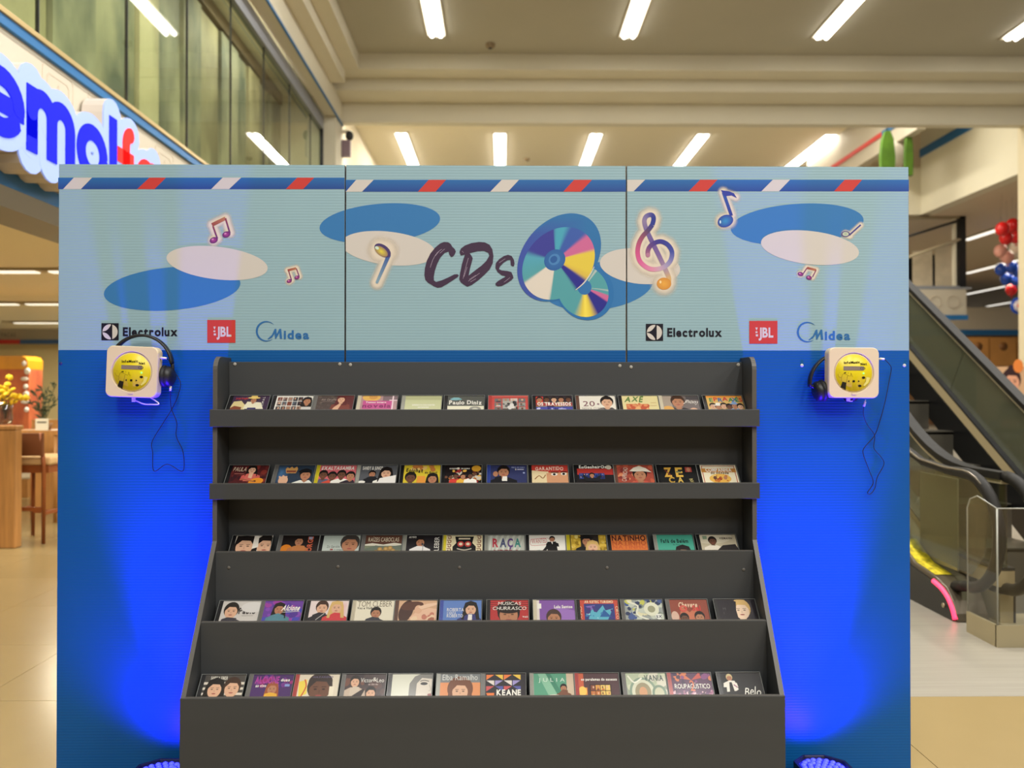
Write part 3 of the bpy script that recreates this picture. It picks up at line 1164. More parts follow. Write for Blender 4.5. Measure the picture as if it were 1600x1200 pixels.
m_cap_grey = mat('screw_cap_grey', C(120, 118, 112), 0.45)
for px_, py_ in ((367, 569), (531, 569), (547.5, 570), (968.5, 571.5), (986, 573.5), (1153.5, 570)):
    cap(px_, py_, YB, shelf, mat('screw_cap_pale', C(160, 158, 150), 0.45))
for px_, py_ in ((357.5, 887), (528, 885.5), (718, 886.5), (948.5, 887), (1162, 890)):
    cap(px_, py_, -0.153, shelf, mat('screw_cap_dark', C(92, 88, 82), 0.5), 0.0055)

# ================================================================== CD CASES
CW, CH, CT = 0.142, 0.125, 0.0104
TILT = math.radians(45)
m_tray = mat('cd_tray_black', C(16, 16, 17), 0.3)
m_case_edge = mat('cd_case_plastic', C(120, 122, 118), 0.15)
m_lid = glass_mat('cd_lid_clear', (0.97, 0.97, 0.97, 1), 0.0, 0.12)
m_cover = ink_mat('cover_print', 0.35)
tray_me = MB().box(-CW / 2, CW / 2, -CT / 2 + 0.003, CT / 2 - 0.0005, 0, CH).mesh('case_tray')
tray_me.materials.append(m_tray)
lid_me = MB().box(-CW / 2, CW / 2, -CT / 2, -CT / 2 + 0.0012, 0, CH).mesh('case_lid')
lid_me.materials.append(m_lid)
rim_ = MB()
for a in ((-CW / 2, CW / 2, CH - 0.0014, CH), (CW / 2 - 0.0013, CW / 2, 0, CH), (-CW / 2, -CW / 2 + 0.0013, 0, CH)):
    rim_.box(a[0], a[1], -CT / 2 - 0.0002, -CT / 2 + 0.003, a[2], a[3])
rim_me = rim_.mesh('case_rim')
rim_me.materials.append(m_case_edge)
HINGE = 0.0135
hinge_me = {}


def hinge(col):
    key = tuple(round(x, 3) for x in col)
    if key not in hinge_me:
        b = MB().box(-CW / 2 + 0.0015, -CW / 2 + HINGE, -CT / 2 + 0.0016, -CT / 2 + 0.0034, 0.002, CH - 0.0016)
        for k in range(3):
            x = -CW / 2 + 0.0035 + k * 0.003
            b.box(x, x + 0.0012, -CT / 2 + 0.0012, -CT / 2 + 0.0016, 0.004, CH - 0.004)
        me = b.mesh('hinge_strip')
        me.materials.append(mat('hinge_%d' % len(hinge_me), col, 0.3))
        hinge_me[key] = me
    return hinge_me[key]


BKW = 0.126                  # printed booklet width, height 0.121


def cv(u, v, h):
    return (-CW / 2 + HINGE + u * BKW, -CT / 2 + 0.0030 - h, CH - 0.002 - v * 0.121)


SK, SK2, SK3 = C(214, 168, 136), C(176, 122, 90), C(104, 68, 50)
HB, HD, HBL = C(24, 18, 16), C(60, 38, 26), C(206, 170, 104)
W, K, G = C(232, 228, 216), C(18, 17, 18), C(120, 118, 112)


def figure(A, u, v, s, skin, hair, shirt, sty='m'):
    """head and shoulders; u, v head centre, s head height (in v); widths scaled so that the leaning cover reads right"""
    a = s * 0.52
    # shoulders
    A.poly([(u - a * 2.1, v + s * 1.5), (u - a * 1.9, v + s * 0.85), (u - a * 0.7, v + s * 0.55), (u + a * 0.7, v + s * 0.55), (u + a * 1.9, v + s * 0.85), (u + a * 2.1, v + s * 1.5)], shirt)
    if sty == 'w':
        A.poly([(u - a * 1.05, v - s * .1), (u - a * .8, v - s * .55), (u, v - s * .72), (u + a * .8, v - s * .55), (u + a * 1.05, v - s * .1), (u + a * 1.3, v + s * .9), (u - a * 1.3, v + s * .9)], hair)
    A.rect(u - a * 0.32, v + s * 0.3, u + a * 0.32, v + s * 0.68, tuple(x * .85 for x in skin[:3]) + (1,))
    A.poly([(u - a * .5, v + s * .55), (u + a * .5, v + s * .55), (u, v + s * .8)], tuple(x * .9 for x in skin[:3]) + (1,))
    if sty != 'w':
        A.ell(u, v - s * 0.10, a * 0.92, s * 0.56, hair, n=18)
    A.ell(u, v + s * 0.06, a * 0.74, s * 0.48, skin, n=18)
    A.poly([(u - a * .78, v - s * .02), (u - a * .7, v - s * .42), (u, v - s * .6), (u + a * .7, v - s * .42), (u + a * .78, v - s * .02), (u + a * .45, v - s * .28), (u - a * .3, v - s * .3)], hair)
    dk = tuple(x * .25 for x in skin[:3]) + (1,)
    for e in (-1, 1):
        A.ell(u + e * a * .3, v + s * .02, a * .13, s * .035, dk, n=8)
        A.rect(u + e * a * .3 - a * .17, v - s * .09, u + e * a * .3 + a * .17, v - s * .06, dk)
    A.poly([(u - a * .08, v + s * .17), (u, v + s * .02), (u + a * .1, v + s * .17)], tuple(x * .8 for x in skin[:3]) + (1,))
    A.ell(u, v + s * .28, a * .24, s * .035, C(150, 70, 66), n=8)
    if sty == 'h':
        A.ell(u, v - s * .34, a * 1.3, s * .12, shirt, n=16)
        A.poly([(u - a * .7, v - s * .34), (u - a * .55, v - s * .8), (u + a * .55, v - s * .8), (u + a * .7, v - s * .34)], shirt)


def draw(ops, base, base2=None):
    A = Art(0.00003)
    A.rect(0, 0, 1, 1, base, base2)
    q = 0.64                                   # the motif sits in the upper part of the booklet
    for o in ops:
        k = o[0]
        if k == 'r':
            A.rect(o[1], o[2] * q, o[3], o[4] * q if o[4] < 0.99 else 1, *o[5:])
        elif k == 'e':
            A.ell(o[1], o[2] * q, o[3], o[4] * 0.8, *o[5:])
        elif k == 'p':
            A.poly([(x, y * q if y < 0.99 else 1) for x, y in o[1]], o[2])
        elif k == 's':
            A.stroke([(x, y * q) for x, y in o[1]], o[2], o[3], 3, False)
        elif k == 'f':
            figure(A, o[1], o[2] * q + 0.02, o[3] * 0.84, *o[4:])
        elif k == 't':
            opt = o[6] if len(o) > 6 else {}
            if abs(opt.get('rot', 0)) > 60:
                opt = dict(opt, w=opt['w'] * q)
                A.text(o[1], o[2], o[3] * q, o[4], o[5], **opt)
            else:
                A.text(o[1], o[2], o[3] * q, o[4] * 0.76, o[5], **opt)
        elif k == 'dots':                      # busy picture: random dabs in an area
            _, x0, y0, x1, y1, n, r0, r1, cols, seed = o
            rn = random.Random(seed)
            for _i in range(n):
                r = rn.uniform(r0, r1)
                A.ell(rn.uniform(x0, x1), rn.uniform(y0, y1) * q, r, r * rn.uniform(.7, 1.5), rn.choice(cols), rn.uniform(0, 90), 7)
        elif k == 'tiles':                     # grid of small pictures
            _, x0, y0, x1, y1, nx, ny, cols, seed = o
            rn = random.Random(seed)
            y0, y1 = y0 * q, y1 * q
            dx, dy = (x1 - x0) / nx, (y1 - y0) / ny
            for i in range(nx):
                for j in range(ny):
                    c0 = rn.choice(cols)
                    xa, ya = x0 + i * dx + dx * .06, y0 + j * dy + dy * .06
                    A.rect(xa, ya, xa + dx * .88, ya + dy * .88, c0)
                    c1 = rn.choice(cols)
                    A.ell(xa + dx * rn.uniform(.3, .6), ya + dy * .35, dx * .16, dy * .2, rn.choice([SK, SK2, c1, SK3]), n=8)
                    A.poly([(xa + dx * .1, ya + dy * .86), (xa + dx * .3, ya + dy * .55), (xa + dx * .7, ya + dy * .55), (xa + dx * .8, ya + dy * .86)], c1)
    # nothing may stick out over the booklet edge
    A.v = [(min(max(x, 0.0), 1.0), min(max(y, 0.0), 1.0), h) for x, y, h in A.v]
    return A


def cd(row, px, label, spine, base, ops, base2=None, twist=0.0):
    r = ROW[row]
    yb = r['back'] - 0.0015 - CH * math.sin(TILT)
    # px is the upper corner of the case at the hinge side
    ztop = r['surf'] + CH * math.cos(TILT) + CT * math.sin(TILT)
    x = at(px, 610 + (EYE - ztop) * F / (r['back'] - 0.012 + DIST), r['back'] - 0.012).x + CW / 2
    root = thing('cd_case', label, 'CD', (x, yb - CT / 2 * math.cos(TILT), r['surf'] + CT / 2 * math.sin(TILT)),
                 'CDs on the %s row' % ('first', 'second', 'third', 'fourth', 'lowest')[row])
    root.rotation_euler = (-TILT, 0, 0)
    for nm, me in (('case_tray', tray_me), ('hinge_strip', hinge(spine)), ('case_lid', lid_me), ('case_rim', rim_me)):
        o = bpy.data.objects.new(nm, me)
        COL.objects.link(o)
        o.parent = root
    c = draw(ops, base, base2).build('cover_print', m_cover, None, cv)
    c.parent = root
    return root

S_BLK, S_GRY, S_CLR, S_RED, S_YEL, S_BLU, S_BRN, S_CRM = C(20, 20, 22), C(104, 102, 98), C(150, 150, 138), C(170, 60, 56), C(206, 190, 40), C(50, 70, 150), C(96, 66, 54), C(196, 186, 160)
B = dict(bold=True)


def fit(w, **k):
    d = dict(w=w, bold=True)
    d.update(k)
    return d


# ---- first row
cd(0, 359, 'CD with purple cover and a man in a yellow hat, first of top row', S_BLK, C(58, 40, 66),
   [('p', [(0, .7), (.05, .35), (.25, .3), (.4, .6), (.4, 1), (0, 1)], C(214, 196, 140)), ('p', [(.35, .8), (.42, .35), (.8, .4), (.9, .8)], C(226, 220, 190)), ('p', [(.45, .9), (.5, .45), (.66, .4), (.7, .8)], C(48, 44, 96)),
    ('f', .58, .22, .24, SK2, HB, C(226, 220, 190), 'm'), ('e', .58, .12, .17, .045, C(226, 196, 110)), ('p', [(.48, .11), (.5, 0), (.66, 0), (.68, .11)], C(226, 196, 110)),
    ('t', 'Jorge Aragão', .08, .2, .09, C(196, 60, 60), fit(.34)), ('p', [(0, .75), (.1, .62), (.3, .7), (.3, 1), (0, 1)], C(130, 70, 50)),
    ('t', 'S I M A L', .88, .62, .06, W, dict(rot=-90, w=.55))])
cd(0, 427, 'CD with white cover holding a grid of small portrait photos', S_BLK, W,
   [('tiles', .03, .06, .74, .62, 5, 2, [C(60, 60, 64), C(120, 60, 44), C(90, 100, 110), C(40, 36, 40), C(150, 130, 120)], 3), ('f', .86, .3, .3, SK2, HB, C(200, 196, 190), 'w'),
    ('tiles', .03, .64, .74, .95, 5, 1, [C(160, 130, 110), C(80, 70, 70)], 5)])
cd(0, 491, 'CD with dark grey brown cover, thin script and a red haired woman clasping hands', S_GRY, C(78, 66, 62),
   [('dots', 0, 0, .6, 1, 30, .02, .06, [C(86, 74, 70), C(70, 60, 58), C(96, 84, 76)], 4), ('p', [(.6, 0), (1, 0), (1, 1), (.6, .8)], C(94, 44, 44)), ('f', .66, .2, .3, SK, C(90, 34, 34), C(120, 60, 50), 'w'),
    ('p', [(.42, .95), (.5, .7), (.62, .5), (.68, .55), (.6, .9)], SK), ('t', 'Ana Carolina', .1, .3, .1, C(176, 160, 150), dict(shear=.35, w=.42, jitter=.15)), ('s', [(.1, .42), (.25, .35), (.5, .4)], .008, C(170, 150, 140))])
cd(0, 559, 'CD with pink cover, yellow picture above and the word novela', S_CRM, C(176, 140, 140),
   [('e', .28, .08, .25, .2, C(222, 176, 92)), ('e', .33, .06, .12, .12, C(206, 150, 80)), ('r', .6, 0, 1, .3, C(128, 108, 112)), ('r', .06, .3, .86, .8, C(194, 84, 140)), ('t', 'Temas intern', .14, .44, .08, W, fit(.56)),
    ('t', 'novela', .06, .72, .2, C(132, 44, 96), fit(.78)), ('r', .86, 0, .9, 1, C(230, 206, 210)), ('r', .78, .24, 1, .3, C(230, 206, 210))])
cd(0, 628, 'CD with plain pale green cover and two tiny white lines of text', S_CLR, C(190, 194, 146),
   [('r', .0, .0, 1, .24, C(178, 180, 136)), ('t', 'SERENATA NAS NOITES', .2, .6, .07, W, fit(.62)), ('t', 'serenatas', .36, .73, .07, W, fit(.3))], C(206, 206, 166))
cd(0, 694, 'CD with charcoal over cream cover and white typed name', S_BLK, C(84, 86, 80),
   [('p', [(.06, .2), (.16, .1), (.3, .1), (.4, .22), (.24, .27), (.12, .26)], C(130, 180, 186)), ('r', 0, .62, 1, 1, C(226, 222, 196)), ('t', 'Paulo Diniz', .04, .52, .2, W, fit(.9, jitter=.06)),
    ('e', .76, .8, .16, .12, C(150, 148, 138)), ('e', .76, .82, .08, .06, C(206, 204, 186))])
cd(0, 762.6, 'CD with red cover framing black and white photos', S_RED, C(196, 76, 70),
   [('tiles', .06, .14, .94, .95, 4, 3, [C(196, 190, 180), C(110, 110, 108), C(60, 60, 60), C(150, 148, 140)], 8), ('r', .3, .32, .66, .8, C(170, 166, 156)), ('dots', .32, .4, .64, .78, 10, .03, .07, [C(50, 50, 50), C(216, 212, 204), C(100, 98, 96)], 2),
    ('r', .0, .0, 1, .1, C(204, 96, 88))])
cd(0, 831, 'CD with a line of young faces over dark blue, white lettering', S_BLK, C(54, 44, 52),
   [('r', 0, .04, .2, .5, C(200, 60, 44))] + [('f', .1 + .2 * i, .2, .22, (SK2, SK3, SK, SK2, SK3)[i], HB, (C(220, 180, 60), C(200, 196, 190), C(60, 60, 70), C(226, 200, 120), C(190, 180, 170))[i], 'm') for i in range(5)] +
   [('r', 0, .44, 1, .64, C(150, 60, 60)), ('t', 'OS TRAVESSOS', .04, .61, .16, W, fit(.92)), ('r', 0, .7, 1, 1, C(66, 70, 146)), ('dots', .05, .74, .95, .98, 18, .02, .05, [C(150, 150, 200), C(40, 40, 110), C(190, 190, 220)], 6)])
cd(0, 898.5, 'CD with white cover, maroon 20 and a smiling dark haired man', S_BRN, C(226, 220, 204),
   [('f', .76, .36, .46, SK, HB, C(80, 76, 76), 'm'), ('t', '20', .1, .64, .26, C(110, 50, 70), dict(w=.32)), ('t', '+', .48, .58, .12, C(110, 50, 70), B), ('t', 'NOVA CLEIDE', .06, .84, .1, C(150, 140, 134), dict(w=.6))])
cd(0, 965, 'CD with cream cover, green brushed AXÉ and an orange picture', S_BLK, C(220, 206, 150),
   [('t', 'AXÉ', .06, .38, .28, C(86, 120, 60), fit(.5, shear=.25, jitter=.12)), ('r', .1, .5, .72, 1, C(206, 120, 76)), ('dots', .12, .52, .7, .98, 26, .03, .08, [C(190, 84, 54), C(226, 170, 110), C(214, 140, 90)], 9),
    ('r', .78, .42, .94, .45, C(190, 160, 110)), ('r', .76, .6, .94, .63, C(190, 160, 110))])
cd(0, 1028, 'CD with grey brown cover and a man singing under slanted white script', S_CRM, C(110, 100, 96),
   [('r', 0, 0, .25, 1, C(160, 146, 130)), ('f', .42, .34, .5, SK2, HD, C(40, 36, 40), 'm'), ('e', .12, .85, .16, .18, C(214, 160, 80)), ('e', .82, .92, .12, .14, SK), ('t', 'Jhony', .58, .42, .2, W, dict(w=.4, shear=.4, rot=8)), ('r', .66, .02, 1, .24, C(70, 66, 68))])
cd(0, 1096.5, 'CD with orange cover, jumbled coloured letters and many faces, last of top row', S_BLK, C(214, 176, 100),
   [('r', 0, 0, 1, .12, C(226, 150, 60)), ('t', 'E', .08, .36, .2, C(60, 130, 80), B), ('t', 'P', .2, .32, .2, C(196, 70, 50), B), ('t', 'R', .32, .36, .2, C(60, 100, 160), B), ('t', 'A', .44, .3, .2, C(190, 60, 60), B),
    ('t', 'A', .6, .36, .2, C(60, 130, 80), B), ('t', 'X', .7, .34, .2, C(60, 100, 160), B), ('t', 'É', .8, .36, .2, C(60, 130, 80), B), ('t', 'S', .9, .36, .2, C(196, 70, 50), B)] +
   [('f', .14 + .15 * i, .6 + .06 * (i % 2), .24, (SK, SK2, SK, SK3, SK2, SK)[i], HB, (C(150, 160, 180), W, C(110, 110, 70), C(200, 180, 150), C(120, 150, 190), C(200, 130, 90))[i], 'h' if i in (1, 4) else 'm') for i in range(6)])

# ---- second row
cd(1, 358, 'CD with deep red cover, cream title and a woman playing an orange guitar', S_BLK, C(76, 26, 28),
   [('dots', 0, 0, 1, 1, 26, .03, .09, [C(96, 34, 32), C(56, 22, 28), C(120, 44, 36)], 3), ('f', .56, .22, .3, SK, HB, C(190, 84, 76), 'w'), ('p', [(.38, .9), (.42, .5), (.52, .44), (.7, .5), (.72, .9)], C(196, 96, 84)), ('p', [(.5, .4), (.62, .4), (.6, .75), (.5, .7)], SK),
    ('e', .74, .92, .2, .16, C(220, 140, 40), -15), ('e', .7, .9, .04, .04, C(60, 30, 20)), ('p', [(.3, .75), (.32, .8), (.7, .95), (.72, .9)], C(150, 96, 60)), ('t', 'PAULA', .04, .34, .2, C(224, 200, 170), dict(w=.36, shear=.1)), ('r', .1, .46, .36, .5, C(150, 90, 80))])
cd(1, 430, 'CD with dark blue cover, gold crest and a man in a cap', S_GRY, C(40, 54, 70),
   [('e', .1, .4, .22, .5, C(70, 110, 150), 0, 20, C(44, 60, 80)), ('p', [(.2, .2), (.24, .1), (.3, .16), (.36, .06), (.42, .16), (.5, .06), (.54, .2), (.5, .44), (.24, .44)], C(200, 150, 84)), ('r', .24, .28, .5, .4, C(130, 70, 50)),
    ('f', .78, .5, .42, SK2, K, C(226, 226, 214), 'm'), ('p', [(.56, .36), (.66, .22), (.92, .24), (.94, .4), (.62, .42)], K), ('e', .2, .85, .13, .2, SK), ('p', [(.1, .85), (.06, .62), (.1, .6), (.16, .78)], SK), ('p', [(.16, .8), (.16, .56), (.2, .56), (.22, .8)], SK), ('p', [(.22, .8), (.26, .6), (.3, .62), (.28, .84)], SK)])
cd(1, 495, 'CD with salmon cover, four men and a yellow hinge', S_YEL, C(206, 100, 106),
   [('t', 'EXALTASAMBA', .04, .24, .16, W, fit(.9, shear=.12))] + [('f', .12 + .25 * i, .5 + .08 * (i % 2), .32, SK3 if i != 3 else SK2, HB, (C(90, 90, 110), C(206, 80, 60), W, C(50, 40, 50))[i], 'm') for i in range(4)])
cd(1, 558, 'CD with dark grey cover, a man in black and a woman in a white coat', S_CLR, C(84, 86, 90),
   [('t', 'SANDY & JUNIOR', .06, .24, .16, W, fit(.56)), ('f', .34, .46, .26, SK2, HB, C(28, 28, 32), 'm'), ('p', [(.14, 1), (.2, .7), (.3, .62), (.46, .64), (.54, 1)], C(28, 28, 32)), ('f', .72, .42, .4, SK, HB, W, 'w'), ('p', [(.4, 1), (.56, .74), (.8, .64), (1, .56), (1, 1)], C(232, 228, 220)),
    ('e', .08, .95, .1, .06, W)])
cd(1, 626, 'CD with yellow cover and two smiling people under wavy black lettering', S_BLK, C(214, 190, 50),
   [('dots', .25, 0, .8, .3, 16, .05, .1, [C(210, 150, 60), C(190, 120, 60), C(226, 190, 110)], 7), ('t', 'Eolchat', .06, .36, .18, C(40, 40, 30), fit(.46, rot=5, jitter=.1)), ('t', 'do Brasil', .58, .47, .1, C(60, 60, 40), fit(.34)), ('f', .2, .68, .4, SK3, HB, C(110, 160, 190), 'm'), ('f', .8, .74, .36, SK2, HB, C(200, 70, 60), 'w'),
    ('p', [(.36, 1), (.38, .62), (.6, .62), (.64, 1)], C(226, 150, 60))])
cd(1, 690, 'CD with black cover crowded with musicians in orange and red', S_BLK, C(22, 14, 16),
   [('dots', .02, .3, .98, 1, 60, .03, .07, [C(190, 110, 40), C(150, 40, 40), C(220, 170, 70), C(200, 190, 170), C(90, 40, 30), SK3], 5), ('e', .86, .2, .13, .14, C(190, 140, 40)), ('t', 'SUCESSOS', .12, .24, .06, W, fit(.2)), ('t', 'DE OURO', .44, .24, .06, W, fit(.24)), ('e', .36, .2, .04, .05, C(220, 210, 190)),
    ('f', .3, .6, .2, SK3, HB, C(200, 60, 50), 'm'), ('f', .5, .62, .2, SK2, HB, C(220, 170, 60), 'm'), ('f', .7, .6, .2, SK3, HB, W, 'm')])
cd(1, 760.5, 'CD with navy cover, a man in a dark suit and a blue hinge', S_BLU, C(48, 54, 96),
   [('f', .36, .34, .44, SK2, HB, C(24, 24, 30), 'm'), ('p', [(.3, .9), (.34, .64), (.46, .64), (.46, .9)], W), ('p', [(.1, 1), (.12, .7), (.3, .6), (.36, 1)], C(24, 24, 30)), ('e', .14, .5, .07, .12, SK2), ('t', 'PERFIL DE OURO', .58, .16, .06, C(150, 160, 200), fit(.36)), ('t', 'S', .68, .28, .07, W, B), ('r', .74, .22, .92, .27, C(190, 190, 210)), ('e', .92, .44, .03, .04, C(150, 160, 200))])
cd(1, 824.5, 'CD with red and cream cover showing wide eyes under white capitals', S_BLK, C(190, 60, 50),
   [('r', 0, .42, 1, 1, C(206, 150, 110)), ('p', [(.0, .3), (.4, .36), (.42, 1), (0, 1)], C(226, 206, 160)), ('t', 'GARANTIDO', .1, .28, .16, C(236, 200, 180), fit(.78, jitter=.08)), ('e', .62, .52, .09, .06, W), ('e', .62, .52, .04, .05, K), ('e', .88, .5, .08, .06, W), ('e', .88, .5, .04, .05, K), ('r', .52, .38, .74, .43, C(60, 30, 24)), ('r', .8, .36, .98, .41, C(60, 30, 24)),
    ('s', [(.08, .8), (.2, .6), (.3, .75), (.38, .55)], .03, C(150, 110, 70)), ('r', .2, .36, .46, .46, C(226, 206, 160))])
cd(1, 895, 'CD with black and red cover, blue rows of seats and a sprawling figure', S_BLK, C(26, 22, 24),
   [('r', 0, .2, 1, .55, C(176, 50, 44)), ('r', .05, .46, .75, .78, C(40, 60, 120)), ('tiles', .06, .48, .74, .76, 8, 2, [C(60, 84, 150), C(30, 40, 90)], 4), ('f', .4, .56, .18, SK2, HB, C(20, 20, 22), 'm'), ('p', [(.2, .9), (.14, .6), (.18, .58), (.3, .76), (.5, .76), (.62, .58), (.66, .62), (.58, .92)], C(24, 24, 28)),
    ('t', 'EnGenheirOs', .06, .2, .14, W, fit(.76, jitter=.08)), ('e', .88, .14, .08, .1, C(190, 180, 160))])
cd(1, 957, 'CD with red brown cover and a face under a broad white hat', S_BRN, C(160, 70, 54),
   [('dots', 0, 0, 1, 1, 30, .03, .08, [C(190, 90, 64), C(130, 50, 44), C(206, 130, 90)], 12), ('f', .62, .52, .5, SK2, HB, C(190, 80, 64), 'm'), ('p', [(.34, .36), (.46, .16), (.62, .06), (.8, .18), (.95, .42), (.7, .36), (.5, .38)], C(226, 216, 196)), ('t', 'CAPRICHO', .22, .95, .12, C(226, 200, 180), dict(rot=-80, w=.8))])
cd(1, 1024, 'CD with black cover and large gold block letters', S_BLK, C(20, 20, 20),
   [('t', 'Z', .1, .66, .44, C(206, 160, 64), fit(.22)), ('t', 'E', .42, .66, .44, C(214, 170, 70), fit(.2)), ('r', .7, .12, .88, .4, C(150, 60, 54)), ('e', .79, .26, .05, .1, SK2), ('s', [(.14, .3), (.28, .58)], .03, C(120, 50, 40)), ('r', .44, .36, .58, .42, C(60, 100, 90)), ('t', 'C', .2, 1.0, .26, C(190, 150, 60), fit(.16)), ('t', 'A', .44, 1.0, .26, C(206, 170, 80), fit(.16)),
    ('t', 'INVIA', .76, .8, .1, C(206, 190, 120), dict(rot=80, w=.34))])
cd(1, 1087, 'CD with cream cover, red border and orange banner, last of the second row', S_BLK, C(232, 222, 190),
   [('r', .04, .04, .96, .07, C(170, 60, 50)), ('r', .04, .04, .06, 1, C(170, 60, 50)), ('r', .94, .04, .96, 1, C(170, 60, 50)), ('r', .02, .2, .98, .42, C(190, 130, 60)), ('t', 'COMPANHIA', .14, .38, .18, W, fit(.72)), ('t', 'do pagode', .26, .52, .12, C(90, 60, 40), fit(.5, shear=.2)), ('e', .5, .78, .3, .22, C(226, 176, 80)), ('dots', .28, .6, .72, .95, 16, .03, .06, [C(190, 110, 50), C(226, 190, 110), C(150, 60, 40)], 8),
    ('e', .36, .74, .05, .08, SK3), ('e', .64, .74, .05, .08, SK2)])

# ---- third row
cd(2, 363.6, 'CD with two close-up faces, a long haired woman and a young man on white', S_BLK, C(216, 206, 190),
   [('f', .28, .5, .72, SK, HB, C(40, 36, 36), 'w'), ('f', .84, .48, .66, SK, HB, C(40, 36, 40), 'm'), ('p', [(.5, 0), (.62, 0), (.66, .6), (.5, .7)], C(226, 218, 204))])
cd(2, 436.6, 'CD with black cover, a man in a tan jacket and vertical red lettering', S_GRY, C(26, 18, 16),
   [('e', .14, .9, .2, .35, C(206, 120, 30)), ('f', .46, .26, .34, SK2, HB, C(176, 110, 60), 'm'), ('p', [(.24, 1), (.3, .62), (.42, .5), (.64, .54), (.74, 1)], C(182, 116, 66)), ('t', 'JORGE', .84, .95, .14, C(190, 90, 60), dict(rot=-90, w=.9, bold=True)), ('r', .72, .06, .82, .2, C(150, 150, 170))])
cd(2, 500.6, 'CD with pale grey green cover and a frowning man in black', S_BLK, C(176, 186, 176),
   [('f', .74, .42, .66, SK2, C(60, 54, 50), C(22, 22, 24), 'm'), ('p', [(.5, 1), (.56, .85), (.7, .8), (1, .84), (1, 1)], C(22, 22, 24)), ('t', 'Zé Geraldo', .12, .64, .1, C(90, 96, 90), dict(w=.36)), ('r', .22, .7, .3, .77, C(150, 60, 60)), ('t', 'e amigos', .34, .77, .06, C(70, 76, 70), dict(w=.24))], C(190, 196, 186))
cd(2, 566, 'CD with brown cover, cream capitals and golden seed balls', S_GRY, C(92, 58, 44),
   [('p', [(0, .46), (.2, .4), (.5, .48), (.8, .38), (1, .44), (1, .6), (0, .6)], C(216, 210, 190)), ('r', 0, .54, 1, 1, C(120, 126, 100)), ('p', [(0, .7), (.3, .52), (.6, .6), (1, .5), (1, .75), (0, .8)], C(100, 110, 96)), ('t', 'RAÍZES CABOCLAS', .08, .32, .18, C(232, 220, 190), dict(w=.84))] +
   [('e', x, y, .07, .09, C(206, 170, 100), 0, 14, C(140, 106, 60)) for x, y in ((.42, .72), (.5, .86), (.58, .7), (.7, .66), (.66, .84), (.78, .8), (.2, .92), (.32, .88), (.9, .9))])
cd(2, 630, 'CD with black cover and a man singing in a white shirt, vertical white name', S_CLR, C(28, 24, 28),
   [('f', .38, .32, .34, SK2, HB, C(226, 222, 216), 'm'), ('p', [(.1, 1), (.14, .7), (.3, .56), (.5, .58), (.58, 1)], C(226, 222, 216)), ('s', [(.46, .46), (.46, 1)], .02, C(150, 150, 150)), ('e', .44, .46, .03, .05, C(60, 60, 60)), ('t', 'AO VIVO', .06, .14, .08, W, fit(.2)), ('t', 'CLEBER', .9, 1.0, .13, W, dict(rot=-90, w=.92))])
cd(2, 691.7, 'CD with cream key pattern cover and a black and red totem mask', S_YEL, C(222, 210, 170),
   [('s', [(x, y), (x + .1, y), (x + .1, y + .12), (x + .04, y + .12), (x + .04, y + .06)], .025, C(120, 60, 50)) for x in (.02, .84) for y in (.04, .26, .48, .7)] +
   [('p', [(.24, .06), (.76, .06), (.72, .4), (.82, .6), (.8, 1), (.2, 1), (.18, .6), (.28, .4)], K), ('e', .4, .46, .09, .12, C(180, 60, 56)), ('e', .6, .46, .09, .12, C(180, 60, 56)), ('e', .4, .46, .05, .06, C(226, 210, 180)), ('e', .6, .46, .05, .06, C(226, 210, 180)), ('r', .34, .14, .66, .22, C(216, 200, 170)), ('s', [(.3, .7), (.5, .78), (.7, .7)], .03, C(200, 190, 170)), ('s', [(.28, .85), (.5, .92), (.72, .85)], .03, C(180, 60, 56))])
cd(2, 757, 'CD with silver striped cover and four large coloured capitals', S_CLR, C(176, 178, 166),
   [('p', [(x, 1), (x + .35, 0), (x + .42, 0), (x + .07, 1)], C(200, 204, 190)) for x in (-.3, -.14, .02, .18, .34, .5, .66)] +
   [('t', 'R', .12, .62, .38, C(176, 56, 70), fit(.16)), ('t', 'A', .32, .62, .38, C(70, 76, 110), fit(.18)), ('t', 'Ç', .53, .62, .38, C(90, 60, 120), fit(.15)), ('t', 'A', .72, .62, .38, C(60, 130, 120), fit(.18)), ('t', 'NEGRA', .16, 1.0, .2, C(150, 70, 76), fit(.7))])
cd(2, 820.5, 'CD with white cover, red stamp and a man in a black suit leaning back', S_BLK, C(230, 226, 214),
   [('t', 'WANTED', .08, .46, .2, C(196, 90, 90), dict(w=.42, rot=-6)), ('s', [(.05, .22), (.52, .16), (.54, .46), (.06, .54), (.05, .22)], .012, C(196, 90, 90)), ('f', .64, .18, .2, SK2, HB, K, 'm'), ('p', [(.5, .36), (.74, .34), (.84, 1), (.5, 1)], K), ('p', [(.54, .42), (.34, .86), (.4, .92), (.6, .56)], K), ('p', [(.6, .34), (.66, .34), (.64, .5)], W), ('p', [(0, .84), (.3, .78), (.4, 1), (0, 1)], C(150, 170, 160))])
cd(2, 883.8, 'CD with gold patterned cover and a couple in dark clothes', S_YEL, C(190, 156, 50),
   [('dots', 0, 0, .3, 1, 24, .03, .06, [C(214, 180, 70), C(150, 120, 30), C(226, 206, 120)], 2), ('dots', .8, 0, 1, 1, 16, .03, .06, [C(214, 180, 70), C(150, 120, 30), C(226, 206, 120)], 3), ('r', .3, 0, .8, 1, C(40, 34, 30)), ('f', .46, .28, .36, SK2, HB, K, 'h'), ('f', .62, .62, .4, SK, HBL, C(120, 70, 50), 'w'), ('r', .0, 0, .03, 1, C(90, 70, 30))])
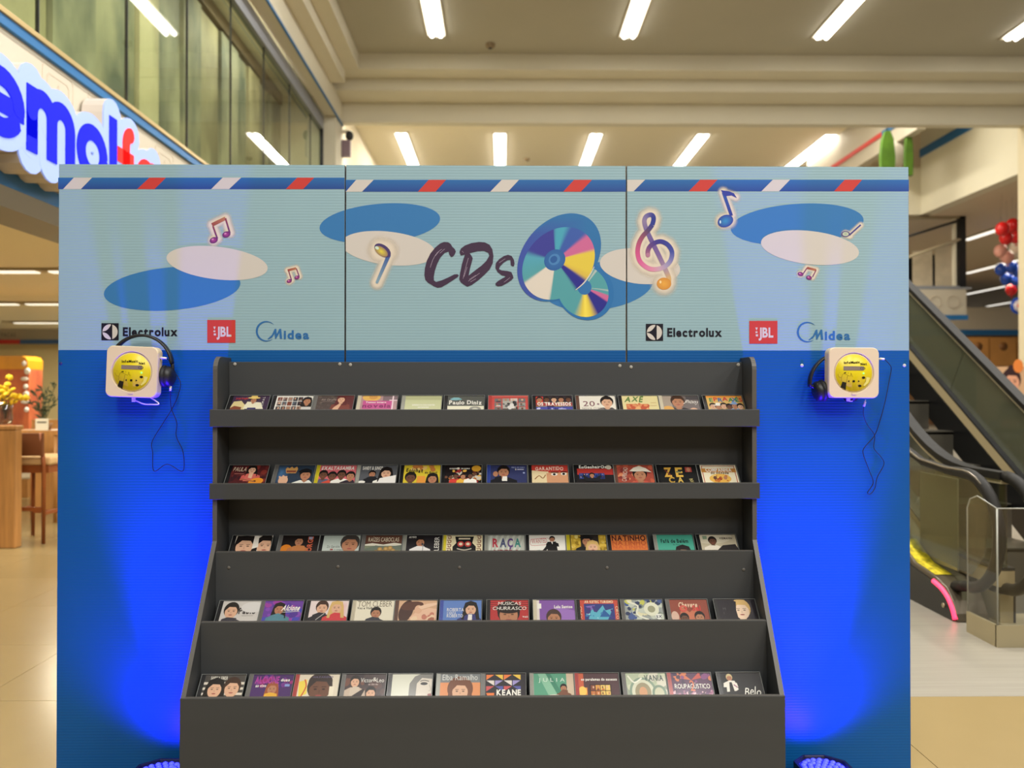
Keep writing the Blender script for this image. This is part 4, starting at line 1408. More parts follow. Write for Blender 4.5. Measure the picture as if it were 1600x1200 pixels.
cd(2, 947.6, 'CD with orange sunset cover and a name repeated fading downwards', S_BLK, C(206, 120, 60),
   [('t', 'NATINHO', .03, .3, .24, C(70, 30, 30), fit(.94)), ('t', 'NATINHO', .03, .52, .18, C(180, 84, 44), fit(.94)), ('t', 'NATINHO', .03, .72, .16, C(196, 96, 50), fit(.94)), ('e', .6, 1.0, .3, .16, C(240, 190, 90), 0, 20, C(220, 120, 50))], C(222, 110, 40))
cd(2, 1019.5, 'CD with teal green cover, black title and a tuft of dark hair', S_CLR, C(70, 160, 136),
   [('t', 'Fafá de Belém', .1, .42, .17, C(26, 50, 46), fit(.76)), ('t', 'do Pará', .42, .56, .08, C(30, 60, 54), dict(w=.2)), ('f', .68, .95, .5, SK, C(30, 20, 20), C(90, 60, 50), 'w')])
cd(2, 1086.5, 'CD with beige cover and a man beside a black piano, last of the third row', S_BLK, C(190, 178, 150),
   [('e', .3, .1, .6, .3, C(206, 196, 170)), ('f', .34, .3, .3, SK3, HB, C(226, 216, 196), 'm'), ('p', [(.2, 1), (.22, .66), (.3, .56), (.4, .58), (.46, 1)], C(226, 216, 196)), ('p', [(.44, .8), (.6, .56), (.95, .5), (1, .7), (1, 1), (.46, 1)], C(34, 28, 26)), ('t', 'VIEMANN', .54, .24, .09, C(70, 60, 50), fit(.36)), ('r', .08, .06, .2, .24, C(130, 150, 120))])

# ---- fourth row
cd(3, 343, 'CD with pale grey cover and a young man in a dark shirt', S_BLK, C(196, 190, 182),
   [('f', .26, .44, .5, SK, HB, C(54, 52, 62), 'm'), ('p', [(0, 1), (.06, .85), (.2, .76), (.44, .8), (.56, 1)], C(54, 52, 62)), ('t', 'Pablo', .46, .6, .24, C(50, 46, 46), dict(w=.44, bold=True)), ('r', .56, .68, .86, .7, C(140, 134, 128)), ('e', .8, .3, .3, .2, C(210, 206, 200))], C(206, 200, 192))
cd(3, 408.5, 'CD with purple cover, white script and a woman in teal', S_GRY, C(104, 60, 150),
   [('dots', 0, 0, 1, 1, 30, .05, .12, [C(130, 70, 170), C(80, 50, 140), C(150, 60, 150), C(70, 70, 170)], 4), ('f', .4, .36, .36, SK2, HB, C(80, 130, 140), 'w'), ('p', [(.1, 1), (.2, .7), (.4, .58), (.56, .7), (.66, 1)], C(84, 130, 144)), ('t', 'Alcione', .46, .46, .22, W, dict(w=.46, shear=.3, bold=True)), ('s', [(.5, .54), (.94, .5)], .012, W)])
cd(3, 479.5, 'CD with white and pink cover, a man in black and a blonde woman in red', S_BLK, C(222, 206, 200),
   [('e', .8, .5, .3, .7, C(222, 150, 150), 0, 24, C(222, 206, 200)), ('f', .32, .3, .42, SK, HD, C(40, 38, 44), 'm'), ('p', [(.04, 1), (.1, .66), (.26, .54), (.44, .58), (.5, 1)], C(40, 38, 44)), ('f', .7, .3, .4, SK, HBL, C(196, 60, 64), 'w'), ('p', [(.5, 1), (.56, .66), (.66, .56), (.82, .58), (.9, 1)], C(200, 60, 66)), ('s', [(.2, .9), (.4, .6)], .02, C(180, 176, 170))])
cd(3, 551, 'CD with cream cover, tall thin capitals and a man gazing aside', S_CRM, C(222, 214, 190),
   [('t', 'TOM CLEBER', .04, .28, .22, C(110, 100, 84), dict(w=.9)), ('t', 'Voz e Violão', .04, .4, .09, C(60, 56, 50), fit(.44)), ('f', .54, .56, .36, SK2, HB, C(50, 50, 56), 'm'), ('p', [(.1, 1), (.3, .86), (.46, .76), (.64, .8), (.74, 1)], C(54, 54, 62))])
cd(3, 617.6, 'CD with peach cover and a dark haired woman reclining', S_BRN, C(204, 164, 130),
   [('e', .2, .5, .18, .42, C(70, 46, 40), 15), ('e', .35, .25, .3, .16, C(90, 56, 44), -10), ('p', [(.3, .8), (.5, .5), (.8, .35), (1, .4), (1, .8), (.5, 1)], C(222, 180, 150)), ('e', .52, .42, .1, .16, SK), ('p', [(.5, .3), (.75, .15), (1, .1), (1, .2), (.6, .42)], C(226, 190, 160)), ('dots', .4, .6, .9, .95, 10, .04, .08, [C(190, 120, 100), C(226, 196, 160), C(160, 100, 80)], 3)])
cd(3, 687, 'CD with blue cover, outlined white name and a woman in a navy jacket', S_BLU, C(92, 124, 184),
   [('f', .72, .38, .42, SK, HB, C(52, 54, 110), 'w'), ('p', [(.5, 1), (.56, .74), (.68, .62), (.84, .66), (.94, 1)], C(52, 54, 110)), ('p', [(.66, .66), (.76, .66), (.76, 1), (.62, 1)], C(226, 220, 210)), ('t', 'ROBERTA', .1, .52, .13, W, dict(w=.44)), ('t', 'CANTA', .1, .65, .09, W, dict(w=.24)), ('t', 'ROBERTO', .1, .8, .12, W, dict(w=.42))])
cd(3, 760, 'CD with red cover, white script capitals and a curly haired man glaring', S_BLK, C(176, 52, 52),
   [('s', [(0, y), (1, y)], .012, C(60, 24, 28)) for y in (.1, .2, .3, .4)] + [('f', .48, .62, .74, SK2, C(34, 22, 20), C(50, 30, 30), 'm'), ('e', .48, .38, .34, .2, C(34, 22, 20)), ('t', 'MUSICAS', .2, .22, .12, W, dict(w=.6, shear=.15)), ('t', 'CHURRASCO', .06, .46, .13, W, dict(w=.88, shear=.1)), ('t', 'Vol.1', .84, .82, .06, W, B)])
cd(3, 832, 'CD with purple cover, white name and a man peering over the edge', S_CRM, C(126, 84, 156),
   [('p', [(.1, 1), (.5, .3), (1, .5), (1, 1)], C(150, 110, 180)), ('r', 0, 0, .07, 1, C(216, 206, 196)), ('r', .02, .16, .12, .4, C(230, 226, 216)), ('t', 'Lulu Santos', .46, .38, .12, W, fit(.48)), ('f', .44, .82, .5, SK2, C(70, 50, 44), C(60, 50, 90), 'm')])
cd(3, 899.5, 'CD with red lettered border round teal and blue abstract shapes', S_BLK, C(190, 76, 60),
   [('r', .1, .18, .9, 1, C(50, 60, 120)), ('t', 'AR KETEC TURISMO', .12, .14, .1, C(226, 206, 170), fit(.76)), ('t', 'AMO', .04, .9, .07, C(226, 206, 170), dict(rot=-90, w=.6)), ('t', 'CIRCO', .93, .3, .07, C(226, 206, 170), dict(rot=90, w=.6)), ('p', [(.2, .9), (.3, .4), (.42, .6), (.6, .25), (.66, .5), (.86, .4), (.7, .95)], C(90, 170, 190)), ('p', [(.14, .3), (.4, .24), (.3, .5)], C(120, 100, 170)),
    ('p', [(.5, .8), (.62, .45), (.8, .8)], C(40, 90, 150)), ('dots', .14, .24, .86, .98, 16, .02, .05, [C(150, 200, 210), C(70, 50, 120), C(60, 120, 170)], 7)])
cd(3, 968.5, 'CD with silver, blue and yellow swirling cover', S_GRY, C(150, 156, 150),
   [('dots', 0, 0, 1, 1, 50, .04, .11, [C(190, 196, 180), C(70, 90, 140), C(216, 210, 170), C(120, 130, 120), C(50, 60, 90), C(190, 190, 90)], 9), ('e', .7, .45, .2, .26, C(216, 216, 190)), ('e', .7, .45, .1, .13, C(150, 150, 120)), ('s', [(.1, .1), (.35, .3), (.3, .7), (.6, .95)], .05, C(220, 220, 200)), ('e', .86, .8, .08, .1, C(226, 226, 216)), ('t', 'SX', .8, .86, .1, C(40, 50, 70), B)])
cd(3, 1039, 'CD with reddish brown cover, curly cream title and two singers', S_GRY, C(140, 70, 54),
   [('p', [(.1, 1), (.3, .3), (.5, .6), (.7, .3), (1, 1)], C(190, 110, 80)), ('f', .34, .84, .3, SK3, HB, C(40, 26, 30), 'm'), ('f', .74, .8, .34, SK2, HB, C(110, 60, 50), 'm'), ('t', 'Chevere', .22, .36, .2, C(226, 190, 160), fit(.5, shear=.15)), ('t', 'Sal', .58, .52, .2, C(200, 60, 60), fit(.22)), ('t', 'O', .24, .56, .24, C(206, 80, 70), B), ('e', .1, .8, .1, .2, C(206, 170, 150))])
cd(3, 1113.7, 'CD with black cover and the pale face of a blonde person', S_BLK, C(38, 34, 40),
   [('e', .6, .4, .3, .5, C(52, 44, 50)), ('f', .6, .46, .62, C(236, 206, 176), C(214, 176, 110), C(30, 26, 30), 'm'), ('t', 'M', .12, .5, .1, C(84, 80, 84), {}), ('t', 'I', .12, .7, .1, C(84, 80, 84), {}), ('p', [(.36, 0), (.5, .1), (.46, .5), (.5, 1), (.2, 1), (.2, 0)], C(34, 30, 36))])

# ---- lowest row
cd(4, 315, 'CD with black and white striped cover and two young faces', S_BLK, C(70, 66, 62),
   [('r', 0, y, 1, y + .1, C(214, 204, 186)) for y in (.3, .52, .74)] + [('t', 'SANDY & JUNIOR', .14, .2, .12, C(226, 220, 204), fit(.42)), ('f', .3, .56, .52, SK, HB, C(30, 28, 30), 'w'), ('f', .72, .52, .54, SK, HD, C(30, 28, 30), 'm')])
cd(4, 390, 'CD with purple stage-lit cover and a woman in a yellow dress', S_GRY, C(70, 40, 96),
   [('dots', 0, 0, 1, .5, 20, .04, .1, [C(110, 50, 130), C(150, 40, 110), C(60, 40, 110)], 5), ('f', .52, .56, .34, SK2, C(150, 80, 50), C(214, 160, 50), 'w'), ('p', [(.3, 1), (.36, .8), (.5, .74), (.66, .8), (.76, 1)], C(220, 166, 54)), ('t', 'ALCIONE', .06, .36, .24, C(170, 60, 150), fit(.6)), ('t', 'duas', .7, .28, .1, W, fit(.22)), ('t', 'ao vivo', .1, .52, .1, W, fit(.26)), ('r', .82, .4, .94, .5, C(130, 150, 200))])
cd(4, 462, 'CD with cream cover and a large bearded man in a dark knit cap', S_RED, C(216, 204, 180),
   [('p', [(0, .3), (.2, .2), (.24, .8), (.05, .95)], C(226, 200, 80)), ('s', [(.1, .95), (.2, .5), (.14, .2)], .03, C(196, 80, 60)), ('e', .54, .3, .3, .3, C(60, 46, 40)), ('f', .54, .56, .78, SK3, C(50, 38, 34), C(50, 40, 40), 'm'), ('t', 'NAZARENO', .34, .14, .06, C(90, 80, 110), fit(.5)), ('p', [(.78, .5), (.9, .5), (.88, 1), (.8, 1)], C(226, 216, 190))])
cd(4, 534.5, 'CD with dark cover and two men with guitars under white serif names', S_GRY, C(66, 52, 52),
   [('dots', 0, 0, 1, 1, 16, .05, .12, [C(84, 60, 56), C(50, 40, 44), C(110, 70, 56)], 6), ('f', .24, .28, .32, SK, HB, C(190, 170, 150), 'm'), ('p', [(.1, 1), (.14, .6), (.24, .5), (.36, .54), (.42, 1)], C(196, 180, 160)), ('p', [(.2, .9), (.46, .6), (.5, .66), (.26, 1)], C(40, 30, 30)), ('f', .66, .76, .34, SK, HB, C(190, 44, 50), 'm'), ('t', 'Victor', .38, .34, .15, W, dict(w=.3)), ('t', 'Leo', .78, .34, .15, W, dict(w=.18)), ('t', '&', .68, .3, .14, W, {}), ('t', 'em Uberaba', .58, .46, .06, C(220, 200, 190), dict(w=.24))])
cd(4, 607, 'CD with pale cover and half of a woman in grey tones', S_BLK, C(206, 206, 186),
   [('p', [(.42, 1), (.44, .4), (.56, .1), (.7, 0), (1, 0), (1, 1)], C(120, 118, 112)), ('p', [(.6, 1), (.62, .4), (.74, .16), (1, .2), (.98, 1)], C(206, 196, 180)), ('e', .8, .4, .09, .05, C(40, 38, 38)), ('s', [(.7, .3), (.8, .26), (.92, .3)], .02, C(60, 56, 54)), ('e', .96, .86, .06, .04, C(150, 90, 90)), ('s', [(.94, .44), (.97, .66), (.92, .7)], .012, C(150, 140, 130))])
cd(4, 682, 'CD with grey and orange cover and a laughing woman with brown curls', S_CLR, C(120, 124, 124),
   [('r', 0, .36, 1, 1, C(214, 140, 90)), ('e', .5, .62, .32, .42, C(110, 66, 44)), ('f', .5, .68, .6, SK, C(110, 66, 44), C(190, 100, 70), 'w'), ('t', 'Elba Ramalho', .05, .26, .2, C(214, 214, 206), dict(w=.88))])
cd(4, 752, 'CD with black cover covered in coloured triangles and white capitals', S_GRY, C(36, 32, 38),
   [('p', [(x, y), (x + .2, y), (x + (.2 if (i + j) % 2 else 0), y + .22)], [C(226, 120, 60), C(80, 84, 150), C(216, 206, 196), C(226, 186, 70), C(190, 80, 80), C(150, 140, 190)][(i * 3 + j * 2) % 6]) for i, x in enumerate((.02, .24, .46, .68)) for j, y in enumerate((.04, .28, .52, .8))] +
   [('r', .24, .68, .96, .92, C(36, 32, 38)), ('t', 'KEANE', .28, .9, .2, W, fit(.6))])
cd(4, 827, 'CD with green slanting cover and a man in brown hunched at one side', S_CLR, C(84, 150, 120),
   [('p', [(.1, 0), (.3, 0), (.8, 1), (.55, 1)], C(130, 180, 150)), ('p', [(.3, 0), (.42, 0), (.95, 1), (.8, 1)], C(60, 126, 100)), ('r', .82, 0, 1, 1, C(196, 176, 150)), ('t', 'J U L I A', .12, .34, .13, C(206, 222, 206), dict(w=.66)), ('f', .74, .58, .22, SK2, HB, C(110, 70, 50), 'm'), ('p', [(.62, 1), (.64, .78), (.72, .66), (.84, .7), (.86, 1)], C(116, 72, 52)), ('e', .5, 1.0, .2, .1, C(216, 210, 190))])
cd(4, 897, 'CD with dark brown cover, white line of lettering and glowing yellow photos', S_RED, C(76, 48, 52),
   [('r', 0, 0, .12, 1, C(190, 90, 60)), ('t', 'os paralamas do sucesso', .06, .3, .09, W, fit(.9)), ('r', .26, .46, .8, 1, C(50, 30, 28)), ('tiles', .28, .48, .78, .98, 4, 2, [C(214, 150, 60), C(226, 190, 100), C(120, 60, 40), C(190, 110, 50)], 5), ('r', 0, .6, .2, 1, C(220, 140, 60)), ('e', .08, .75, .1, .16, C(236, 190, 90))])
cd(4, 970.5, 'CD with silver green cover of concentric rings', S_GRY, C(176, 186, 156),
   [('dots', 0, 0, 1, 1, 20, .06, .14, [C(196, 200, 170), C(150, 160, 140), C(210, 206, 186)], 3), ('e', .4, .8, .34, .5, C(130, 150, 130)), ('e', .4, .8, .28, .42, C(206, 206, 180)), ('e', .4, .8, .2, .32, C(150, 140, 110)), ('e', .4, .8, .1, .18, C(200, 150, 110)), ('e', .8, .85, .18, .28, C(120, 140, 120)), ('e', .8, .85, .12, .2, C(190, 190, 160)), ('t', 'VANIA', .46, .32, .2, C(84, 96, 90), fit(.48)), ('s', [(.05, .1), (.2, .4), (.4, .2)], .04, C(226, 226, 206))])
cd(4, 1041, 'CD with violet and orange concert crowd cover', S_RED, C(84, 50, 80),
   [('p', [(.1, .2), (.3, 0), (.5, .3)], C(206, 110, 70)), ('p', [(.5, .3), (.7, 0), (.95, .15)], C(190, 80, 70)), ('dots', 0, 0, 1, .4, 18, .03, .08, [C(206, 120, 80), C(130, 70, 120), C(60, 40, 70)], 4), ('dots', 0, .74, 1, 1, 40, .02, .05, [C(206, 160, 170), C(90, 50, 90), C(150, 90, 120), C(60, 36, 60)], 8), ('t', 'ROUPACÚSTICO', .06, .66, .16, W, dict(w=.88)), ('t', '2', .44, .76, .36, C(206, 110, 70), dict(w=.12))])
cd(4, 1118, 'CD with black cover, man in white jacket and white script', S_BLK, C(22, 20, 22),
   [('f', .22, .18, .2, SK2, C(200, 180, 130), C(226, 220, 206), 'm'), ('p', [(.1, .8), (.12, .4), (.2, .32), (.34, .34), (.4, .7), (.34, .76)], C(226, 220, 206)), ('p', [(.2, .4), (.26, .4), (.3, .9), (.16, .9)], C(26, 24, 26)), ('s', [(.3, .5), (.38, .62)], .03, C(150, 90, 120)), ('t', 'Belo', .52, .94, .28, W, dict(w=.4, shear=.25, jitter=.1))])

# ================================================================== CD PLAYERS, HEADPHONES, CABLES
m_shell = mat('player_shell', C(226, 207, 172), 0.4)
m_yellow = mat('yellow_label', C(226, 206, 20), 0.35)
m_dark = mat('soft_black', C(26, 26, 28), 0.45)
m_rubber = mat('black_rubber', C(14, 14, 15), 0.6)
m_plug = mat('white_plug', C(232, 228, 226), 0.4)
m_led_g = mat('green_led', C(120, 255, 90), 0.4, emit=C(110, 255, 80), estr=2.5)


def rsq(h, r, n=6):
    pts = []
    for cx, cz, a0 in ((h - r, h - r, 0), (-h + r, h - r, 90), (-h + r, -h + r, 180), (h - r, -h + r, 270)):
        for k in range(n + 1):
            w = math.radians(a0 + 90 * k / n)
            pts.append((cx + r * math.cos(w), cz + r * math.sin(w)))
    return pts


def player(px, py, rot, label):
    Yf = -0.095
    q = at(px, py, Yf)
    root = thing('cd_player', label, 'CD player', (q.x, 0, q.z), 'wall CD players')
    Rm = Matrix.Translation((q.x, Yf, q.z)) @ Matrix.Rotation(math.radians(rot), 4, 'Y')

    def put(mb, name, m, parent=root, bevel=0.0):
        mb.v = [tuple(Rm @ Vector(p)) for p in mb.v]
        return mb.build(name, m, parent, bevel)
    hs, R = 0.0875, 0.022
    # shell: rounded square with a round well in the front
    corner_pts = rsq(hs, R, 8)
    outer = []
    for k, (ax, az) in enumerate(corner_pts):
        bx, bz = corner_pts[(k + 1) % len(corner_pts)]
        parts_ = 14 if math.hypot(bx - ax, bz - az) > 0.05 else 1
        outer += [(ax + (bx - ax) * t / parts_, az + (bz - az) * t / parts_) for t in range(parts_)]
    n = len(outer)
    wr = 0.070
    b = MB()
    ring_o = outer
    ring_i = []
    for x, z in outer:
        a = math.atan2(z, x)
        ring_i.append((wr * math.cos(a), wr * math.sin(a)))
    layers = [([(x, z) for x, z in outer], 0.036), ([(x, z) for x, z in outer], 0.004), ([(x * 0.975, z * 0.975) for x, z in outer], 0.0), (ring_i, 0.0), ([(x * .965, z * .965) for x, z in ring_i], 0.006)]
    vs = []
    for ring_, y in layers:
        vs += [(x, y, z) for x, z in ring_]
    fs = []
    for L in range(len(layers) - 1):
        for k in range(n):
            fs.append((L * n + k, L * n + (k + 1) % n, (L + 1) * n + (k + 1) % n, (L + 1) * n + k))
    fs.append(tuple(range(n)))
    b.add(vs, fs)
    put(b, 'shell', m_shell)
    RX90 = Matrix.Rotation(math.radians(90), 4, 'X')
    put(MB().lathe([(0.0001, 0.0), (0.0672, 0.0), (0.0676, -0.004)], 48, Matrix.Translation((0, 0.0035, 0)) @ RX90), 'disc_well', m_shell)
    lid = put(MB().lathe([(0.0001, 0.0015), (0.0635, 0.0010), (0.0645, -0.002)], 48, Matrix.Translation((0, 0.0032, 0)) @ RX90), 'round_lid', m_yellow)
    put(MB().box(-0.008, 0.008, -0.003, 0.004, -0.0755, -0.0700), 'lid_catch', m_shell)
    put(MB().box(-0.03, 0.03, 0.036, 0.095, -0.04, 0.04), 'wall_mount', m_shell)
    # printed label
    A = Art(0.00003)
    YB_ = C(30, 26, 16)
    A.text('InfoMusic', -0.0345, -0.0305, 0.0085, YB_, w=0.055, bold=True, rot=-3)
    A.text('Net', 0.0235, -0.0262, 0.0085, YB_, w=0.021, bold=True, rot=-4)
    A.rect(-0.036, -0.0225, 0.034, -0.0085, C(134, 120, 104))
    A.text('CD', 0.0215, -0.0115, 0.0085, C(76, 68, 84), bold=True)
    A.ell(0.0335, 0.0165, 0.0058, 0.0042, YB_, n=16)
    A.ell(0.0205, 0.045, 0.0060, 0.0042, YB_, n=16)
    A.rect(-0.0045, 0.0255, 0.0035, 0.0325, YB_)
    A.poly([(-0.0215, 0.029), (-0.0155, 0.0255), (-0.0155, 0.0325)], YB_)
    A.poly([(0.0205, 0.029), (0.0145, 0.0255), (0.0145, 0.0325)], YB_)
    A.poly([(-0.046, 0.050), (-0.040, 0.031), (-0.026, 0.034), (-0.029, 0.060), (-0.036, 0.055)], YB_)
    LN = C(140, 120, 20)
    for pts in ([(-.056, .004), (-.052, .014), (-.043, .016), (-.040, .006), (-.034, .004), (-.026, .006), (-.012, .012), (-.010, .0)], [(-.043, .016), (-.043, .03)], [(-.022, .010), (-.026, .033)], [(-.01, .0), (-.006, .012)]):
        A.stroke(pts, 0.0009, LN, 2, False)
    A.ell(-0.031, 0.0, 0.0045, 0.0015, YB_, -15, 10)
    A.text('1', -0.05, 0.0, .004, LN)
    A.text('2', -0.021, 0.002, .004, LN)
    A.text('3', -0.006, 0.014, .004, LN)
    A.poly([(0.043, 0.014), (0.056, 0.016), (0.050, 0.034), (0.036, 0.046), (0.032, 0.044), (0.041, 0.030)], C(226, 214, 110))
    A.build('label_print', m_ink, lid, lambda x, y, h: Rm @ Vector((x, 0.0010 - h, -y)))
    put(MB().ball((0.0335, 0.0006, -0.0015), (0.003, 0.0015, 0.003), 10, 6), 'status_led', m_led_g)
    return root, Rm


pA, RA = player(205.5, 581, 2.0, 'white wall CD player with yellow lid on the sign side panel')
pB, RB = player(1334.5, 582.5, 0.5, 'white wall CD player with yellow lid on the escalator side panel')


def spline(pts, k=6):
    out = []
    n = len(pts)
    for i in range(n - 1):
        p0, p1, p2, p3 = [Vector(pts[max(0, min(n - 1, j))]) for j in (i - 1, i, i + 1, i + 2)]
        for j in range(k):
            t = j / k
            out.append(0.5 * (2 * p1 + (p2 - p0) * t + (2 * p0 - 5 * p1 + 4 * p2 - p3) * t * t + (3 * p1 - p0 - 3 * p2 + p3) * t ** 3))
    out.append(Vector(pts[-1]))
    return out


def headphones(cx, cy, rad_px, a0, a1, cup_at, label, flip):
    """band: arc on the page about (cx, cy), angles from +x, clockwise on the page; cup_at: visible ear cup centre"""
    Y = -0.045
    root = thing('headphones', label, 'headphones', tuple(at(cx, cy, Y)), 'listening headphones')
    pts = []
    for k in range(25):
        w = math.radians(a0 + (a1 - a0) * k / 24)
        q = at(cx + rad_px * math.cos(w), cy + rad_px * math.sin(w), Y)
        pts.append(q)
    b = MB()
    # flat band: width across the page 3.2 mm, depth 24 mm
    vs, fs = [], []
    c0 = at(cx, cy, Y)
    for p_ in pts:
        n = (p_ - c0).normalized()
        for dn, dy in ((0.003, -0.013), (0.005, -0.006), (0.005, 0.006), (0.003, 0.013), (-0.003, 0.013), (-0.005, 0.006), (-0.005, -0.006), (-0.003, -0.013)):
            vs.append(p_ + n * dn + Vector((0, dy, 0)))
    for i in range(len(pts) - 1):
        for k in range(8):
            fs.append((i * 8 + k, i * 8 + (k + 1) % 8, (i + 1) * 8 + (k + 1) % 8, (i + 1) * 8 + k))
    fs += [tuple(range(8)), tuple(range((len(pts) - 1) * 8, len(pts) * 8))]
    b.add(vs, fs, True)
    b.build('headband', m_dark, root)
    for s_, (ux, uy, tilt) in enumerate(cup_at):
        q = at(ux, uy, Y)
        yoke = MB().tube(spline([pts[-1 if s_ == 0 else 0], at((ux + (cx + rad_px * math.cos(math.radians(a1 if s_ == 0 else a0)))) / 2 + (4 if not flip else -4) * (1 if s_ == 0 else -1), (uy + cy) / 2 - 2, Y), q], 4), 0.006, 8)
        yoke.build('yoke', m_dark, root)
        M = Matrix.Translation(q) @ Matrix.Rotation(math.radians(tilt), 4, 'Y') @ Matrix.Rotation(math.radians(90), 4, 'Y')
        MB().lathe([(0.0001, 0.022), (0.022, 0.021), (0.033, 0.014), (0.036, 0.004), (0.034, -0.002)], 28, M).build('ear_cup', m_dark, root)
        MB().lathe([(0.034, -0.002), (0.038, -0.006), (0.038, -0.014), (0.032, -0.019), (0.018, -0.017), (0.0001, -0.014)], 28, M).build('ear_cushion', m_rubber, root)
    return root


headphones(221, 572, 48, -142, -4, [(262, 588, 0), (183, 590, 180)], 'black headphones looped over the CD player beside the sign side panel logos', False)
headphones(1312, 600, 47, -40, -185, [(1281, 611, 170), (1330, 612, 0)], 'black headphones hanging askew behind the CD player nearer the escalator', True)


def cable(pts_px, T, label, plug_a, plug_b, Ys):
    P = T(pts_px)
    n = len(P)
    pts = []
    for i, (x, y) in enumerate(P):
        Y = -0.012
        if i < 2:
            Y = Ys[0] + (-0.012 - Ys[0]) * (i / 2.0)
        if i > n - 3:
            Y = Ys[1] + (-0.012 - Ys[1]) * ((n - 1 - i) / 2.0)
        pts.append(at(x, y, Y))
    root = thing('audio_cable', label, 'cable', tuple(pts[n // 2]), 'headphone cables')
    MB().tube(spline(pts, 8), 0.0013, 6).build('cord', m_rubber, root)
    for a, b in (plug_a, plug_b):
        (xa, ya), (xb, yb) = T([a, b])
        Y = Ys[0] if (a, b) == plug_a else Ys[1]
        A_, B_ = at(xa, ya, Y), at(xb, yb, Y)
        MB().tube([A_, A_ + (B_ - A_) * .3, A_ + (B_ - A_) * .31, B_], [0.0018, 0.0018, 0.0042, 0.0036], 10).build('jack_plug', m_plug, root)
    return root


TA, TB = zz(4.617, 140, 500), zz(4.615, 1230, 520)
cable([(556, 276), (585, 310), (612, 372), (655, 450), (640, 540), (595, 640), (520, 760), (450, 880), (455, 960), (465, 1090), (560, 1040), (672, 1090), (673, 950), (625, 840), (628, 740), (590, 640), (583, 560), (583, 512)],
      TA, 'thin black cable dangling below the headphones on the sign side panel', ((495, 270), (556, 276)), ((584, 462), (583, 512)), (-0.078, -0.045))
cable([(700, 190), (735, 225), (750, 260), (735, 350), (705, 500), (670, 630), (630, 740), (555, 830), (550, 880), (590, 990), (620, 1080), (580, 1150), (600, 1162), (632, 1120), (650, 1040), (697, 950), (680, 900), (625, 830), (630, 740), (575, 660), (550, 590), (553, 532)],
      TB, 'thin black cable dangling in a loop near the escalator side of the stand', ((655, 186), (700, 190)), ((565, 482), (553, 532)), (-0.078, -0.045))
# short white power leads under the players
T5 = zz(11.43, 160, 535)
for pl_, pts_, T_ in ((pA, [(560, 1030), (620, 1050), (740, 1100), (880, 1108), (1000, 1105), (985, 1068), (860, 985)], T5), (pB, [(440, 482), (450, 492), (472, 492)], TB)):
    pp = [at(x, y, -0.07) for x, y in T_(pts_)]
    MB().tube(spline(pp, 5), 0.0022, 8).build('power_lead', m_plug, pl_)
    q = pp[0]
    MB().box(q.x - 0.006, q.x + 0.006, q.y - 0.004, q.y + 0.004, q.z - 0.006, q.z + 0.010).build('lead_plug', m_plug, pl_, 0.001)

# ================================================================== BLUE FLOOR SPOTLIGHTS
m_par = mat('par_black', C(20, 20, 24), 0.4)
m_led = mat('blue_led', C(60, 60, 255), 0.3, emit=(0.04, 0.05, 1.0, 1), estr=3.0)
m_lens = mat('lens_blue', C(40, 40, 160), 0.15, emit=(0.01, 0.01, 0.5, 1), estr=0.6)


def par(X, Y, label, tilt_x, tilt_z):
    root = thing('par_spotlight', label, 'spotlight', (X, Y, 0), 'blue floor spotlights')
    zt = 0.13
    M = Matrix.Translation((X, Y, zt)) @ Matrix.Rotation(math.radians(-3), 4, 'X')
    MB().lathe([(0.0001, -0.095), (0.05, -0.095), (0.075, -0.08), (0.09, -0.03), (0.097, -0.02), (0.097, 0.004), (0.086, 0.004), (0.083, -0.006)], 8, M @ Matrix.Rotation(math.radians(22.5), 4, 'Z'), False).build('housing', m_par, root, 0.002)
    MB().lathe([(0.0001, -0.006), (0.0855, -0.006)], 24, M).build('led_board', m_lens, root)
    led_me = MB().ball((0, 0, 0), (0.0085, 0.0085, 0.006), 10, 6).mesh('led_lens')
    led_me.materials.append(m_led)
    k = 0
    for ring_, cnt in ((0.0, 1), (0.021, 6), (0.042, 12), (0.063, 18)):
        for j in range(cnt):
            w = 2 * math.pi * j / cnt
            o = link('led_lens', led_me, root)
            o.matrix_parent_inverse = root.matrix_basis.inverted()
            o.location = M @ Vector((ring_ * math.cos(w), ring_ * math.sin(w), -0.004))
    MB().tube([(X - 0.102, Y, 0.09), (X - 0.106, Y, 0.04), (X - 0.09, Y, 0.012), (X + 0.09, Y, 0.012), (X + 0.106, Y, 0.04), (X + 0.102, Y, 0.09)], 0.008, 8).build('bracket', m_par, root)
    MB().box(X - 0.06, X + 0.06, Y - 0.07, Y + 0.07, 0.0, 0.008).build('base_plate', m_par, root)
    MB().tube([(X, Y, 0.04), (X, Y, 0.008)], 0.012, 8).build('stem', m_par, root)
    for size, blend, watts, tx in ((SPOT_WIDE[0], 1.0, SPOT_WIDE[1], 22), (SPOT_TIGHT[0], 1.0, SPOT_TIGHT[1], tilt_x)):
        ld = bpy.data.lights.new('blue_beam', 'SPOT')
        ld.energy = watts
        ld.color = (0.035, 0.006, 1.0)
        ld.spot_size = math.radians(size)
        ld.spot_blend = blend
        ld.shadow_soft_size = 0.055
        o = bpy.data.objects.new('blue_beam', ld)
        COL.objects.link(o)
        o.parent = root
        o.matrix_parent_inverse = root.matrix_basis.inverted()
        o.location = (X, Y, zt + 0.016)
        # default spot looks along -Z; turn it up and towards the panel
        d = Vector((math.sin(math.radians(tilt_z)), math.sin(math.radians(tx)), math.cos(math.radians(tx))))
        o.rotation_euler = d.to_track_quat('-Z', 'Y').to_euler()
    return root


